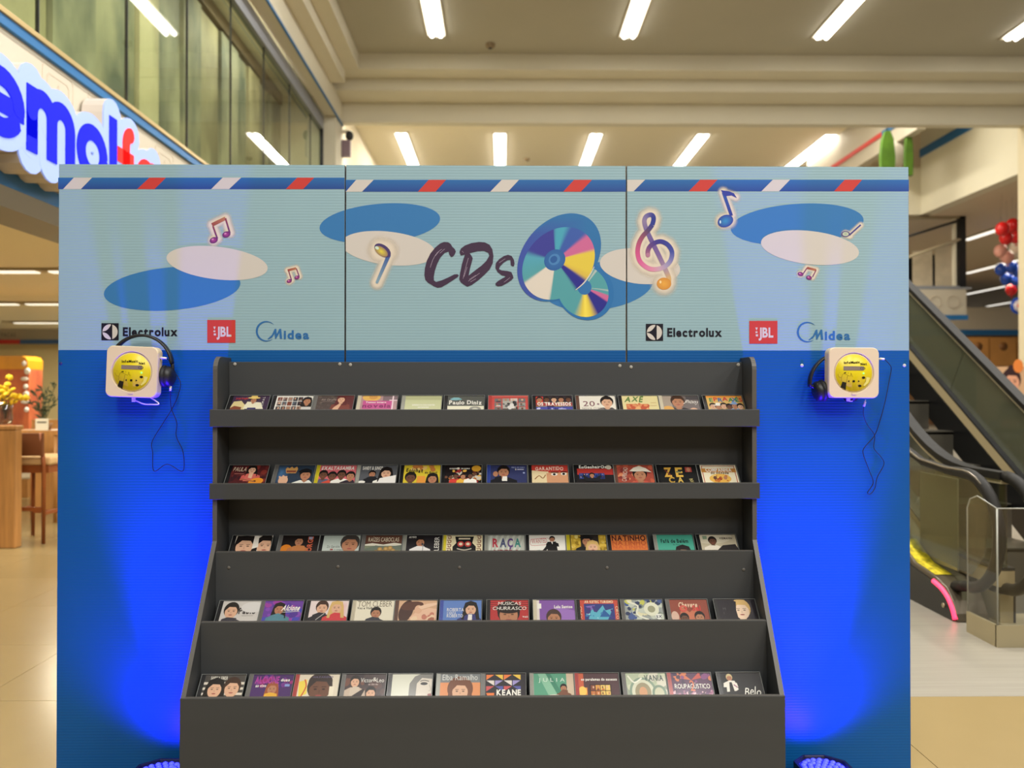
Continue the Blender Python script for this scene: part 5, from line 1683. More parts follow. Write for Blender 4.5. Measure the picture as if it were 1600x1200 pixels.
SPOT_WIDE = (140, 45)
SPOT_TIGHT = (46, 400)
par(at(251, 1195, -0.14).x, -0.14, 'blue LED floor spotlight half hidden by the shelf base on the sign side', 9, 1)
par(at(1287, 1195, -0.14).x, -0.14, 'blue LED floor spotlight beside the shelf base on the escalator side', 9, -1)

# ================================================================== CEILING LAMPS
m_tube = mat('lamp_tube', C(255, 250, 240), 0.5, emit=(1, 0.97, 0.92, 1), estr=10.0)
m_reflector = mat('lamp_reflector', C(240, 236, 220), 0.25, emit=(1, 0.97, 0.88, 1), estr=1.2)
m_lamp_frame = mat('lamp_frame', C(170, 156, 126), 0.6)


def lamp(x, y_end, z, w, length, label, group):
    """recessed twin-tube luminaire whose far or near end lies at y_end; runs along Y towards smaller y when length < 0"""
    y0, y1 = min(y_end, y_end + length), max(y_end, y_end + length)
    root = thing('ceiling_light', label, 'ceiling light', (x, (y0 + y1) / 2, z), group)
    fr = MB()
    t = 0.02
    fr.box(x - w / 2 - t, x - w / 2, y0 - t, y1 + t, z - 0.015, z).box(x + w / 2, x + w / 2 + t, y0 - t, y1 + t, z - 0.015, z)
    fr.box(x - w / 2, x + w / 2, y0 - t, y0, z - 0.015, z).box(x - w / 2, x + w / 2, y1, y1 + t, z - 0.015, z)
    fr.build('lamp_frame', m_lamp_frame, root)
    MB().box(x - w / 2, x + w / 2, y0, y1, z - 0.006, z - 0.001).build('reflector', m_reflector, root)
    for s_ in (-1, 1):
        MB().tube([(x + s_ * w * .25, y0 + 0.06, z - 0.03), (x + s_ * w * .25, y1 - 0.06, z - 0.03)], w * 0.13, 10).build('lamp_tube', m_tube, root)
    MB().prism([(x - 0.015, z - 0.006), (x + 0.015, z - 0.006), (x, z - 0.05)], 'Y', y0, y1).build('centre_ridge', m_reflector, root)
    return root


names_n = ['second from the gallery cove', 'third from the gallery cove', 'fourth from the gallery cove']
lamp(-1.145, YC(13.9), CEIL, 0.30, -2.4, 'twin tube ceiling light above the lettered middle panel, nearest the gallery', 'lights on the hall ceiling')
lamp(2.19, YC(13.9), CEIL, 0.30, -2.4, 'twin tube ceiling light above the treble clef, second from the gallery', 'lights on the hall ceiling')
lamp(5.57, YC(13.9), CEIL, 0.30, -2.4, 'twin tube ceiling light before the stepped beam, third from the gallery', 'lights on the hall ceiling')
lamp(8.90, YC(13.9), CEIL, 0.30, -2.4, 'twin tube ceiling light cut by the picture edge, fourth from the gallery', 'lights on the hall ceiling')
for i, (px_, lab) in enumerate(((626, 'nearest the pier'), (781, 'second from the pier'), (932, 'third from the pier'), (1100, 'fourth from the pier'), (1300, 'beside the red trim'))):
    q = at(px_, 207, YC(21.7))
    lamp(q.x, YC(21.7), 8.40, 0.36, 5.0, 'twin tube light on the warm far ceiling, ' + ('nearest the pier' if i == 0 else lab), 'lights on the far ceiling')
for px_, py_, z_, lab in ((766, 69, CEIL, 'small smoke detector on the tan hall ceiling'), (823, 248, 8.40, 'small dark smoke detector on the warm far ceiling')):
    q = atZ(px_, py_, z_)
    root = thing('smoke_detector', lab, 'smoke detector', (q.x, q.y, z_))
    MB().lathe([(0.0001, -0.07), (0.05, -0.07), (0.085, -0.05), (0.09, 0.0)], 16, Matrix.Translation((q.x, q.y, z_))).build('cover', mat('detector_shell', C(150, 130, 100), 0.6), root)
    MB().lathe([(0.0001, -0.09), (0.03, -0.085), (0.035, -0.07)], 12, Matrix.Translation((q.x, q.y, z_))).build('sensor', m_dark, root)
# security camera on the pier
q = at(546, 212, YC(15.8))
root = thing('security_camera', 'small dark dome camera on a bracket beside the pier', 'camera', tuple(q))
MB().box(-3.169, q.x - 0.02, q.y - 0.03, q.y + 0.03, q.z + 0.05, q.z + 0.11).build('bracket', m_beam, root)
MB().ball(q, (0.08, 0.08, 0.10)).build('dome', m_dark, root)
MB().box(-3.169, q.x + 0.02, q.y - 0.05, q.y + 0.05, q.z - 0.42, q.z - 0.1).build('junction_box', mat('box_mauve', C(130, 110, 120), 0.6), root)

# ================================================================== ILLUMINATED SIGN OVER THE SHOP
m_sign_blue = mat('sign_blue', C(24, 30, 200), 0.6, spec=0.08, emit=C(18, 24, 210), estr=0.55)
m_sign_red = mat('sign_red', C(230, 50, 46), 0.6, spec=0.08, emit=C(226, 48, 44), estr=0.4)
m_sign_face = mat('sign_face', C(150, 166, 214), 0.6, spec=0.1, emit=C(150, 176, 255), estr=0.45)
m_sign_side = mat('sign_side', C(206, 196, 186), 0.5)
SGX = GX + 0.20
sign = thing('shop_sign', 'illuminated shop sign with blue and red rounded letters on a pale blue backing', 'sign', (GX + 0.1, 3.0, 3.2), None)


def stroke_poly(pts, w, n=8, ends=True):
    """outline of a thick line with round or flat ends, as list of convex pieces"""
    out = []
    for (x0, y0), (x1, y1) in zip(pts, pts[1:]):
        L = math.hypot(x1 - x0, y1 - y0) or 1e-6
        nx, ny = -(y1 - y0) / L * w / 2, (x1 - x0) / L * w / 2
        out.append([(x0 + nx, y0 + ny), (x1 + nx, y1 + ny), (x1 - nx, y1 - ny), (x0 - nx, y0 - ny)])
    joints = pts if ends else pts[1:-1]
    for x, y in joints:
        out.append([(x + w / 2 * math.cos(2 * math.pi * k / 16), y + w / 2 * math.sin(2 * math.pi * k / 16)) for k in range(16)])
    return out


def arc_(cx, cy, rx, ry, a0, a1, n=18):
    return [(cx + rx * math.cos(math.radians(a0 + (a1 - a0) * i / n)), cy + ry * math.sin(math.radians(a0 + (a1 - a0) * i / n))) for i in range(n + 1)]


BASEZ, XH, ASC = 3.02, 0.45, 0.62
LW = 0.125
h2 = LW / 2


def yy(px_):
    return atX(px_, 200, SGX).y


Ye0, Ye1 = yy(37) - 0.50, yy(37)
Ym0, Ym1 = yy(40.5), yy(116)
Yo0, Yo1 = yy(119), yy(167)
Yl0, Yl1 = yy(170.5), yy(181.5)
Yf0, Yf1 = yy(186), yy(210)
Ya0 = yy(211)
top, bot = BASEZ + XH, BASEZ
ecx, ecy, erx, ery = (Ye0 + Ye1) / 2, (top + bot) / 2, (Ye1 - Ye0) / 2 - h2, XH / 2 - h2
letters = []
letters.append(('b', [(arc_(ecx, ecy, erx, ery, -8, 330, 26), False), ([(ecx - erx, ecy - 0.01), (ecx + erx + h2 * .9, ecy - 0.01)], False)]))
mx0, mx1 = Ym0 + h2, Ym1 - h2
mm = (mx0 + mx1) / 2
r_ = (mm - mx0) / 2
letters.append(('b', [([(mx0, bot), (mx0, top)], False), ([(mx0, bot + .1), (mx0, top - r_ - h2 * .4)] + arc_(mx0 + r_, top - r_ - h2 * .8, r_, r_, 180, 0, 12) + [(mm, bot)], False),
                      (arc_(mm + r_, top - r_ - h2 * .8, r_, r_, 180, 0, 12) + [(mx1, bot)], False)]))
ocx = (Yo0 + Yo1) / 2
letters.append(('b', [(arc_(ocx, ecy, (Yo1 - Yo0) / 2 - h2, ery, 0, 360, 28), False)]))
letters.append(('b', [([((Yl0 + Yl1) / 2, bot), ((Yl0 + Yl1) / 2, BASEZ + ASC)], False)]))
fx = (Yf0 + Yf1) / 2 - 0.02
letters.append(('r', [([(fx, bot), (fx, top + 0.02)] + arc_(fx + 0.10, top + 0.02, 0.10, 0.10, 180, 90, 8), False), ([(Yf0 - 0.03, top - 0.10), (Yf1 - 0.02, top - 0.10)], False)]))
letters.append(('r', [(arc_(Ya0 + .22, ecy, .2 - h2 + .02, ery, 0, 360, 24), False), ([(Ya0 + .42 - h2 + .02, bot), (Ya0 + .42 - h2 + .02, top)], False)]))
halo_w = LW + 0.17
for li, (kind_, strokes) in enumerate(letters):
    plate, face, let = MB(), MB(), MB()
    for pts_, ends in strokes:
        for j, piece in enumerate(stroke_poly(pts_, halo_w)):
            plate.prism(piece, 'X', GX + 0.02, SGX - 0.012)
            face.prism(piece, 'X', SGX - 0.012 + 0.00005 * j, SGX + 0.00005 * j + 0.001 * li * 0.2)
        for j, piece in enumerate(stroke_poly(pts_, LW, ends=False)):
            let.prism(piece, 'X', SGX, SGX + 0.008 + 0.00004 * j)
    plate.build('sign_return', m_sign_side, sign)
    face.build('sign_face', m_sign_face, sign)
    let.build('letter', m_sign_blue if kind_ == 'b' else m_sign_red, sign)

# ================================================================== SHOP UNDER THE GALLERY
for k, (py_, lab) in enumerate(((420, 'long pale ceiling light in the shop, closest to the sign'), (472, 'long pale ceiling light in the shop, second behind the sign'), (502, 'long pale ceiling light in the shop, just above the lettered fascia'))):
    q = atZ(40, py_, 2.72)
    root = thing('shop_ceiling_light', lab, 'ceiling light', (q.x, q.y, 2.7), 'lights on the shop ceiling')
    MB().box(-9.5, GX - 0.6, q.y - 0.09, q.y + 0.09, 2.69, 2.72).build('lamp_frame', m_lamp_frame, root)
    for j in range(5):
        x0 = -9.3 + j * 1.1
        MB().box(x0, x0 + 0.95, q.y - 0.06, q.y + 0.06, 2.675, 2.69).build('diffuser', mat('shop_diffuser', C(250, 240, 214), 0.5, emit=(1, 0.93, 0.76, 1), estr=1.1), root)
# lettered fascia with red and blue edge
fz1, fz0 = at(40, 508, YC(17.5)).z, at(40, 536, YC(17.5)).z
fas = thing('shop_fascia', 'white shop fascia with red and blue edge, partly shaded', 'fascia', (-8, YC(17.4), fz0))
xa_, xb_ = at(-60, 520, YC(17.5)).x, GX - 0.4
MB().box(xa_, xb_, YC(17.35), YC(17.6), fz0, fz1).build('fascia_board', m_white_fascia, fas)
xm = at(32, 535, YC(17.3)).x
MB().box(xa_, xm, YC(17.28), YC(17.36), fz0 - 0.03, fz0 + 0.06).build('edge_strip', mat('strip_red', C(200, 48, 40), 0.5), fas)
MB().box(xm, xb_, YC(17.28), YC(17.36), fz0 - 0.03, fz0 + 0.06).build('edge_strip', mat('strip_blue', C(56, 92, 140), 0.5), fas)
A = Art()
t0, t1 = at(2, 522, YC(17.34)), at(24, 524, YC(17.34))
A.text('FACAS', 0, 0, 0.085, C(90, 80, 70), w=t1.x - t0.x)
A.build('lettering', m_ink, fas, lambda x, y, h: (t0.x + x, YC(17.345) - h, t0.z - 0.06 - y))

m_wood = mat('counter_wood', C(176, 124, 66), 0.5, noise=0.16, nscale=5, stretch=(6, 6, 0.5))
m_stool_wood = mat('stool_wood', C(140, 74, 30), 0.45, noise=0.1, nscale=6)
m_cane = mat('seat_fabric', C(206, 166, 110), 0.8)
dC = 1250 * 1.4 / 245
c_r = at(24, 760, YC(dC))
ctop = at(10, 665, YC(dC)).z
cn = thing('wooden_counter', 'pale wooden counter block below the yellow flowers', 'counter', (c_r.x - 0.5, YC(dC) + 0.3, 0))
MB().box(c_r.x - 1.2, c_r.x, YC(dC), YC(dC) + 0.10, 0.0, ctop - 0.04).build('counter_body', m_wood, cn, 0.01)
MB().box(c_r.x - 1.2, c_r.x + 0.003, YC(dC) - 0.003, YC(dC) + 0.12, ctop - 0.04, ctop).build('counter_top', m_wood, cn, 0.008)
# stool seen from behind, turned three quarters
ds = YC(dC + 0.22)
sx_r = at(68, 800, ds).x
st = thing('bar_stool', 'brown wooden bar stool with padded beige seat beside the counter', 'bar stool', (sx_r - 0.2, ds + 0.2, 0))
seat_z = at(60, 722, ds).z
bt = at(60, 676, ds).z
legs = [(sx_r, ds), (sx_r - 0.36, ds), (sx_r + 0.02, ds + 0.42), (sx_r - 0.34, ds + 0.42)]
# shift so that two far legs read beside the near one
for (lx, ly) in legs:
    near = ly == ds
    topz = bt if near else seat_z - 0.04
    MB().tube([(lx, ly, 0.0), (lx, ly, seat_z - 0.05), (lx + 0.0, ly - (0.05 if near else 0), topz)], [0.018, 0.022, 0.018], 4).build('leg', m_stool_wood, st)
MB().box(sx_r - 0.40, sx_r + 0.06, ds + 0.0, ds + 0.46, seat_z - 0.03, seat_z + 0.045).build('seat', m_cane, st, 0.02)
MB().box(sx_r - 0.38, sx_r + 0.04, ds + 0.01, ds + 0.45, seat_z - 0.10, seat_z - 0.03).build('apron', m_stool_wood, st)
MB().box(sx_r - 0.38, sx_r + 0.02, ds - 0.055, ds - 0.025, seat_z + 0.06, bt).build('backrest', mat('stool_back', C(112, 62, 28), 0.5), st, 0.006)
for a, b in ((legs[0], legs[2]), (legs[1], legs[3])):
    MB().box(a[0] - 0.012, a[0] + 0.012, a[1], b[1], 0.26, 0.29).build('stretcher', m_stool_wood, st)
MB().box(legs[1][0], legs[0][0], ds - 0.012, ds + 0.012, 0.30, 0.335).build('stretcher', m_stool_wood, st)
MB().box(legs[3][0], legs[2][0], ds + 0.41, ds + 0.43, 0.22, 0.25).build('stretcher', m_stool_wood, st)
# white sofa and table further in
sf = at(80, 760, YC(9.6))
so = thing('patterned_bench', 'white quilted bench seen through the bar stool legs', 'bench', (sf.x, YC(9.6), 0))
MB().box(sf.x - 0.7, sf.x + 0.9, YC(9.6), YC(10.4), 0.34, 0.86).build('seat_block', mat('quilted_white', C(206, 196, 176), 0.8, noise=0.08, nscale=20), so, 0.03)
for lx in (sf.x - 0.6, sf.x + 0.1, sf.x + 0.8):
    MB().tube([(lx, YC(9.7), 0.0), (lx, YC(9.7), 0.36)], 0.03, 6).build('leg', m_stool_wood, so)
for r_i in range(2):
    for c_i in range(6):
        w_ = sf.x - 0.62 + c_i * 0.26
        MB().tube([(w_, YC(9.595), 0.45 + r_i * .2), (w_ + .12, YC(9.595), 0.55 + r_i * .2), (w_ + .24, YC(9.595), 0.45 + r_i * .2)], 0.012, 5).build('quilt_stitch', mat('stitch_white', C(230, 222, 206), 0.8), so)
# tall sideboard carrying plant and card
sbz = at(60, 672, YC(8.6)).z
sb = thing('side_table', 'low wooden table behind the bar stool carrying a plant', 'table', (at(50, 700, YC(8.6)).x, YC(8.6), 0))
sxa, sxb = at(20, 700, YC(8.6)).x, at(100, 700, YC(8.6)).x
MB().box(sxa, sxb, YC(8.5), YC(8.9), sbz - 0.05, sbz).build('table_top', m_wood, sb)
for lx in (sxa + 0.05, sxb - 0.05):
    for ly in (YC(8.53), YC(8.87)):
        MB().tube([(lx, ly, 0), (lx, ly, sbz - 0.05)], 0.02, 6).build('leg', m_wood, sb)
# screen of wood behind the plant
pw = at(84, 656, YC(9.2))
MB().box(pw.x - 0.25, pw.x + 0.4, YC(9.2), YC(9.25), 0.0, pw.z).build('wood_screen', m_wood, None, 0.0, label='upright wooden board behind the potted plant', category='board')
# display case with orange picture and gold top
dz = YC(10.5)
g0, g1 = at(-40, 556, dz), at(43, 577, dz)
dp = thing('display_case', 'large display with gold top and red orange picture behind the flowers', 'display', ((g0.x + g1.x) / 2, dz, 0))
bt_ = MB().prism([(g0.x, g1.z), (g1.x, g1.z), (g1.x, g0.z - 0.06), (g1.x - 0.03, g0.z - 0.015), (g1.x - 0.08, g0.z), (g0.x, g0.z)], 'Y', dz, dz + 0.35)
bt_.build('gold_header', mat('gold_orange', C(214, 146, 20), 0.4, noise=0.1, nscale=3, stretch=(3, 1, .3)), dp)
pic = stain_mat('orange_picture', C(204, 108, 62), C(140, 58, 40), 3.0, 2.0)
MB().box(g0.x, g1.x + 0.005, dz + 0.02, dz + 0.33, 0.3, g1.z).build('picture', pic, dp)
MB().box(g0.x, g1.x, dz + 0.01, dz + 0.34, 0.0, 0.3).build('plinth', m_wood, dp)
for k in range(7):
    p_ = at(38 + (k % 3) * 2, 568 + k * 12, dz)
    MB().ball((p_.x + 0.03 * math.sin(k * 2.3), dz + 0.0, p_.z), (0.03 + 0.012 * (k % 3), 0.03, 0.028 + 0.008 * ((k + 1) % 3)), 8, 5).build('white_bloom', mat('bloom_white', C(232, 224, 214), 0.7), dp)
# yellow flowers in a glass vase
vz = at(8, 664, YC(dC + 0.25))
fl = thing('flower_vase', 'yellow blossom branches in a glass vase on the wooden counter', 'flowers', (vz.x, YC(dC + 0.25), ctop))
MB().lathe([(0.0001, 0.004), (0.05, 0.004), (0.06, 0.05), (0.055, 0.12), (0.065, 0.2), (0.068, 0.2), (0.058, 0.12), (0.064, 0.05), (0.054, 0.0), (0.0001, 0.0)], 20, Matrix.Translation((vz.x, YC(dC + 0.25), ctop))).build('vase', glass_mat('vase_glass', (0.8, 0.82, 0.8, 1), 0.12, 0.05), fl)
rnd = random.Random(11)
petal_me = MB().ball((0, 0, 0), (0.030, 0.014, 0.026), 8, 5).mesh('blossom')
petal_me.materials.append(mat('blossom_yellow', C(244, 206, 30), 0.6))
spots = [(16, 590), (12, 600), (4, 612), (10, 615), (20, 608), (14, 622), (2, 622), (6, 630), (18, 628), (26, 620), (34, 622), (42, 620), (22, 618), (1, 605), (9, 606), (12, 588), (24, 626), (-6, 600), (-10, 616), (-16, 624), (30, 619), (40, 622), (5, 618), (15, 612)]
for sx_, sy_ in spots:
    p_ = at(sx_, sy_, YC(dC + 0.25) + rnd.uniform(-.06, .06))
    o = link('blossom', petal_me, fl)
    o.matrix_parent_inverse = fl.matrix_basis.inverted()
    o.location = p_
    o.rotation_euler = (rnd.uniform(-1, 1), rnd.uniform(-3, 3), rnd.uniform(-1, 1))
    if rnd.random() < 0.45:
        MB().tube(spline([(vz.x, YC(dC + 0.25), ctop + 0.05), (vz.x + (p_.x - vz.x) * .3, p_.y, ctop + 0.2), tuple(p_)], 4), 0.004, 5).build('branch', mat('branch_brown', C(110, 84, 40), 0.7), fl)
# potted plant and price card
pq = at(60, 664, YC(8.6))
pp_ = thing('potted_plant', 'slender dark green plant in a low pot behind the white card', 'plant', (pq.x, YC(8.65), sbz))
MB().lathe([(0.0001, 0.0), (0.07, 0.0), (0.085, 0.07), (0.08, 0.07), (0.0001, 0.06)], 16, Matrix.Translation((pq.x, YC(8.7), sbz))).build('pot', mat('pot_brown', C(150, 110, 70), 0.6), pp_)
leaf_me = MB().add([(0, 0, 0), (0.012, 0.004, 0.03), (0, 0, 0.075), (-0.012, 0.004, 0.03)], [(0, 1, 2, 3)]).mesh('leaf')
leaf_me.materials.append(mat('leaf_green', C(62, 76, 50), 0.6))
for tips in ((54, 612), (62, 618), (66, 608), (74, 612), (88, 600), (92, 622), (48, 630), (58, 640)):
    tip = at(tips[0], tips[1], YC(8.7))
    base = Vector((pq.x, YC(8.7), sbz + 0.06))
    curve = spline([base, base + (tip - base) * .5 + Vector((0, 0, 0.05)), tip], 6)
    MB().tube(curve, 0.004, 5).build('stem', mat('stem_green', C(80, 84, 50), 0.7), pp_)
    for k in range(3, len(curve)):
        o = link('leaf', leaf_me, pp_)
        o.matrix_parent_inverse = pp_.matrix_basis.inverted()
        o.location = curve[k]
        o.rotation_euler = (rnd.uniform(-.6, .6), rnd.uniform(-1.4, 1.4), rnd.uniform(0, 3))
cq = at(62, 665, YC(8.48))
cd_ = thing('price_card', 'small white printed card standing before the potted plant', 'card', (cq.x, YC(8.52), sbz))
MB().box(cq.x - 0.068, cq.x + 0.068, YC(8.52), YC(8.524), sbz, sbz + 0.125).build('card', mat('card_white', C(226, 218, 196), 0.7), cd_)
MB().box(cq.x - 0.05, cq.x + 0.05, YC(8.518), YC(8.52), sbz + 0.078, sbz + 0.095).build('print_line', mat('card_ink', C(110, 104, 90), 0.7), cd_)
MB().box(cq.x - 0.03, cq.x + 0.03, YC(8.524), YC(8.56), sbz, sbz + 0.01).build('card_foot', mat('card_white', C(226, 218, 196), 0.7), cd_)

# ================================================================== ESCALATORS
m_steel = mat('escalator_steel', C(176, 164, 132), 0.35, metal=0.6)
m_skirt = mat('escalator_skirt', C(16, 16, 16), 0.35)
m_rail = mat('handrail_rubber', C(30, 28, 24), 0.55, spec=0.18)
m_railtop = mat('handrail_sheen', C(120, 112, 98), 0.25, metal=0.5)
m_egl = glass_mat('balustrade_glass', (0.62, 0.66, 0.56, 1), 0.05, 0.05)
m_smoked = mat('smoked_glass', C(84, 86, 66), 0.25)
m_smoked.node_tree.nodes['Principled BSDF'].inputs['Alpha'].default_value = 0.86
m_step = mat('step_metal', C(84, 80, 70), 0.45, metal=0.4)
m_sheet = mat('sheet_metal', C(150, 142, 124), 0.45, metal=0.3, noise=0.08, nscale=3)
SL = 0.653
D0E = 5.45


def ez(d, base):
    """height of an escalator line at depth d: flat, easing into the slope"""
    t = d - D0E
    if t <= -0.4:
        return base
    if t < 0.4:
        return base + SL * (t + 0.4) ** 2 / 1.6
    return base + SL * t


ESC_END = 10.35
run = [D0E - 0.4 + 0.1 * k for k in range(9)] + [D0E + 0.5 + 0.55 * k for k in range(9)]
run = [d for d in run if d < ESC_END] + [ESC_END]


def ribbon(X0, X1, z_lo, z_hi, ds_, name, m, parent):
    """bar of constant thickness that follows the escalator slope"""
    b = MB()
    prof_lo = [(YC(d), ez(d, z_lo)) for d in ds_]
    prof_hi = [(YC(d), ez(d, z_hi)) for d in ds_]
    for k in range(len(ds_) - 1):
        b.prism([prof_lo[k], prof_lo[k + 1], prof_hi[k + 1], prof_hi[k]], 'X', X0, X1)
    return b.build(name, m, parent)


esc = thing('escalator', 'dark stepped escalator with green tinted glass sides rising behind the stand', 'escalator', (3.5, YC(7.5), 0))
XL_E, XR_E = 3.01, 4.0
D_N = 4.75
flat = [D_N, D_N + 0.2] + run
for X, side in ((XL_E, 1), (XR_E, -1)):
    ribbon(X - 0.04, X + 0.04, 0.0, 0.18, flat, 'balustrade_base', m_steel, esc)
    ribbon(X + (0.04 if side > 0 else -0.055), X + (0.055 if side > 0 else -0.04), -0.1, 0.22, flat, 'skirt', m_skirt, esc)
    ribbon(X - 0.05, X + 0.05, 0.225, 0.32, flat, 'inner_deck', mat('deck_beige', C(172, 154, 116), 0.4), esc)
    ribbon(X - 0.052, X + 0.052, 0.325, 0.34, flat, 'deck_seam', m_black, esc)
    ribbon(X - 0.03, X + 0.03, 0.84, 0.865, flat, 'rail_track', mat('track_beige', C(170, 158, 126), 0.35), esc)
    ribbon(X - 0.04, X + 0.04, 0.865, 0.91, flat, 'handrail', m_rail, esc)
    # panes of tinted glass, cut square to the slope
    d = D0E + 0.35
    MB().prism([(YC(D_N), 0.34), (YC(D0E - 0.42), 0.34), (YC(D0E - 0.42), 0.84), (YC(D_N), 0.84)], 'X', X - 0.006, X + 0.006).build('glass_pane', m_egl, esc)
    MB().prism([(YC(D0E - 0.40), 0.34), (YC(D0E + 0.0), ez(D0E, 0.34)), (YC(D0E + .34), ez(D0E + .34, 0.34)), (YC(D0E + .0), ez(D0E, 0.84)), (YC(D0E - 0.40), 0.84)], 'X', X - 0.006, X + 0.006).build('glass_pane', m_smoked if X > 3.5 else m_egl, esc)
    while d < ESC_END - 1.3:
        n_ = 0.5 * SL / (1 + SL * SL)
        MB().prism([(YC(d + .01), ez(d + .01, 0.34)), (YC(d + 1.285), ez(d + 1.285, 0.34)), (YC(d + 1.285 - n_), ez(d + 1.285 - n_, 0.84)), (YC(d + .01 - n_), ez(d + .01 - n_, 0.84))], 'X', X - 0.006, X + 0.006).build('glass_pane', m_smoked if X > 3.5 else m_egl, esc)
        d += 1.28
    # newel loop at the foot
    cy, cz, rr_ = YC(D_N), 0.55, 0.335
    loop = [(X, cy, 0.885)] + [(X, cy - 0.30 * math.sin(math.radians(a)), cz + rr_ * math.cos(math.radians(a))) for a in range(0, 181, 12)] + [(X, cy + 0.12, cz - rr_ - 0.03)]
    MB().tube(loop, 0.036, 10).build('newel_rail', m_rail, esc)
for k in range(15):
    d = D0E - 0.5 + 0.40 * k
    z = max(0.01, (d - D0E + 0.1) * SL)
    if k == 0:
        z = 0.01
    stp = MB().box(XL_E + 0.06, XR_E - 0.06, YC(d), YC(d + 0.40), z - 0.03, z)
    stp.prism([(YC(d), z - 0.30), (YC(d) + 0.03, z - 0.30), (YC(d) + 0.01, z - 0.01), (YC(d) - 0.0, z - 0.01)], 'X', XL_E + 0.06, XR_E - 0.06)
    stp.build('step', m_step, esc)
MB().box(XL_E - 0.05, XR_E + 0.05, YC(4.3), YC(D0E - 0.5), 0.0, 0.012).build('comb_plate', m_steel, esc)

# balustrade end of the twin escalator, with warning sticker and red light bar
ea = thing('escalator_end', 'foot of the twin escalator with red light bar, handrail loop and yellow sticker', 'escalator', (2.8, YC(5), 0))
X = 2.80
fl_a = [4.85, 5.05] + run[:14]
cap_prof = [(YC(4.80), 0.0), (YC(4.81), 0.05), (YC(4.85), 0.12), (YC(4.92), 0.185), (YC(5.05), 0.225), (YC(5.3), 0.26), (YC(5.9), ez(5.9, 0.30)), (YC(5.9), 0.0)]
MB().prism(cap_prof, 'X', X - 0.06, X + 0.14).build('end_cap', mat('cap_bronze', C(92, 82, 66), 0.4, metal=0.4), ea, 0.01)
MB().prism([(p_[0] + 0.03, max(p_[1] - 0.03, 0)) for p_ in cap_prof], 'X', X - 0.068, X - 0.058).build('inner_skirt', m_skirt, ea)
red_pts = [(X - 0.06, YC(4.815), 0.015), (X - 0.06, YC(4.845), 0.075), (X - 0.06, YC(4.89), 0.125), (X - 0.06, YC(4.96), 0.165), (X - 0.06, YC(5.06), 0.19)]
MB().tube(spline(red_pts, 4), 0.016, 6).build('light_bar', mat('red_light', C(255, 70, 100), 0.4, emit=C(255, 50, 90), estr=2.2), ea)
stk = MB()
s0_, s1_ = 5.06, 5.5
for k in range(4):
    a, b2 = s0_ + (s1_ - s0_) * k / 4, s0_ + (s1_ - s0_) * (k + 1) / 4
    f_ = lambda d: 0.229 + 0.14 * (d - 5.05) if d <= 5.3 else 0.264 + (ez(5.9, 0.30) - 0.26) * (d - 5.3) / 0.6
    stk.add([(X - 0.05, YC(a), f_(a)), (X + 0.06, YC(a), f_(a)), (X + 0.06, YC(b2), f_(b2)), (X - 0.05, YC(b2), f_(b2))], [(0, 1, 2, 3)])
stk.build('warning_sticker', mat('sticker_yellow', C(206, 186, 40), 0.5, noise=0.5, nscale=30), ea)
MB().tube([(X - 0.075, YC(4.93), 0.07), (X - 0.066, YC(4.93), 0.07)], 0.014, 10).build('sensor_button', m_steel, ea)
cy, cz = YC(4.80), 0.56
loop = [(X, YC(5.9), ez(5.9, 0.9)), (X, YC(5.6), ez(5.6, 0.9)), (X, YC(5.3), ez(5.3, 0.9)), (X, YC(5.0), 0.9)] + [(X, cy - 0.32 * math.sin(math.radians(a)), cz + 0.34 * math.cos(math.radians(a))) for a in range(0, 181, 12)] + [(X, cy + 0.12, cz - 0.37)]
MB().tube(loop, [0.026] * 4 + [0.034] * (len(loop) - 4), 10).build('handrail', m_rail, ea)
MB().tube([(X - 0.022, y, z + 0.018) for _, y, z in loop[:8]], 0.008, 6).build('rail_sheen', m_railtop, ea)  # sheen of the handrail modelled as a pale strip along its upper side
MB().prism([(YC(4.62), 0.45), (YC(4.75), 0.3), (YC(5.6), 0.34), (YC(5.6), ez(5.6, 0.86)), (YC(5.0), 0.87), (YC(4.75), 0.87), (YC(4.58), 0.75)], 'X', X - 0.005, X + 0.005).build('glass_pane', m_egl, ea)
MB().box(X + 0.07, X + 0.08, YC(5.02), YC(5.47), 0.26, 0.84).build('infill_sheet', m_sheet, ea)

# clear acrylic guard round the newels
gd = thing('acrylic_guard', 'clear acrylic guard box standing round the escalator handrail loops', 'guard', (2.95, YC(4.4), 0))
m_acr = glass_mat('clear_acrylic', (0.93, 0.93, 0.91, 1), 0.04, 0.02)
m_acr_edge = mat('acrylic_edge', C(150, 150, 140), 0.2)
gx0, gx1, gd0, gd1 = 2.70, 3.16, 4.34, 4.62
corner = [(YC(gd0), 0.10), (YC(gd1), 0.10), (YC(gd1), 0.72), (YC(gd1) - 0.03, 0.775), (YC(gd1) - 0.10, 0.80), (YC(gd0), 0.755)]
for gx in (gx0, gx1):
    MB().prism(corner, 'X', gx - 0.003, gx + 0.003).build('side_sheet', m_acr, gd)
    MB().tube([(gx, *p_) for p_ in corner[1:]], 0.004, 5).build('sheet_edge', m_acr_edge, gd)
    MB().tube([(gx, YC(gd0), 0.10), (gx, YC(gd0), 0.755)], 0.005, 5).build('sheet_edge', m_acr_edge, gd)
    MB().box(gx - 0.008, gx + 0.008, YC(gd0), YC(gd1), 0.0, 0.12).build('kick_plate', m_steel, gd)
MB().box(gx0, gx1, YC(gd0) - 0.003, YC(gd0) + 0.003, 0.10, 0.755).build('front_sheet', m_acr, gd)
MB().tube([(gx0, YC(gd0), 0.755), (gx1, YC(gd0), 0.755)], 0.004, 5).build('sheet_edge', m_acr_edge, gd)
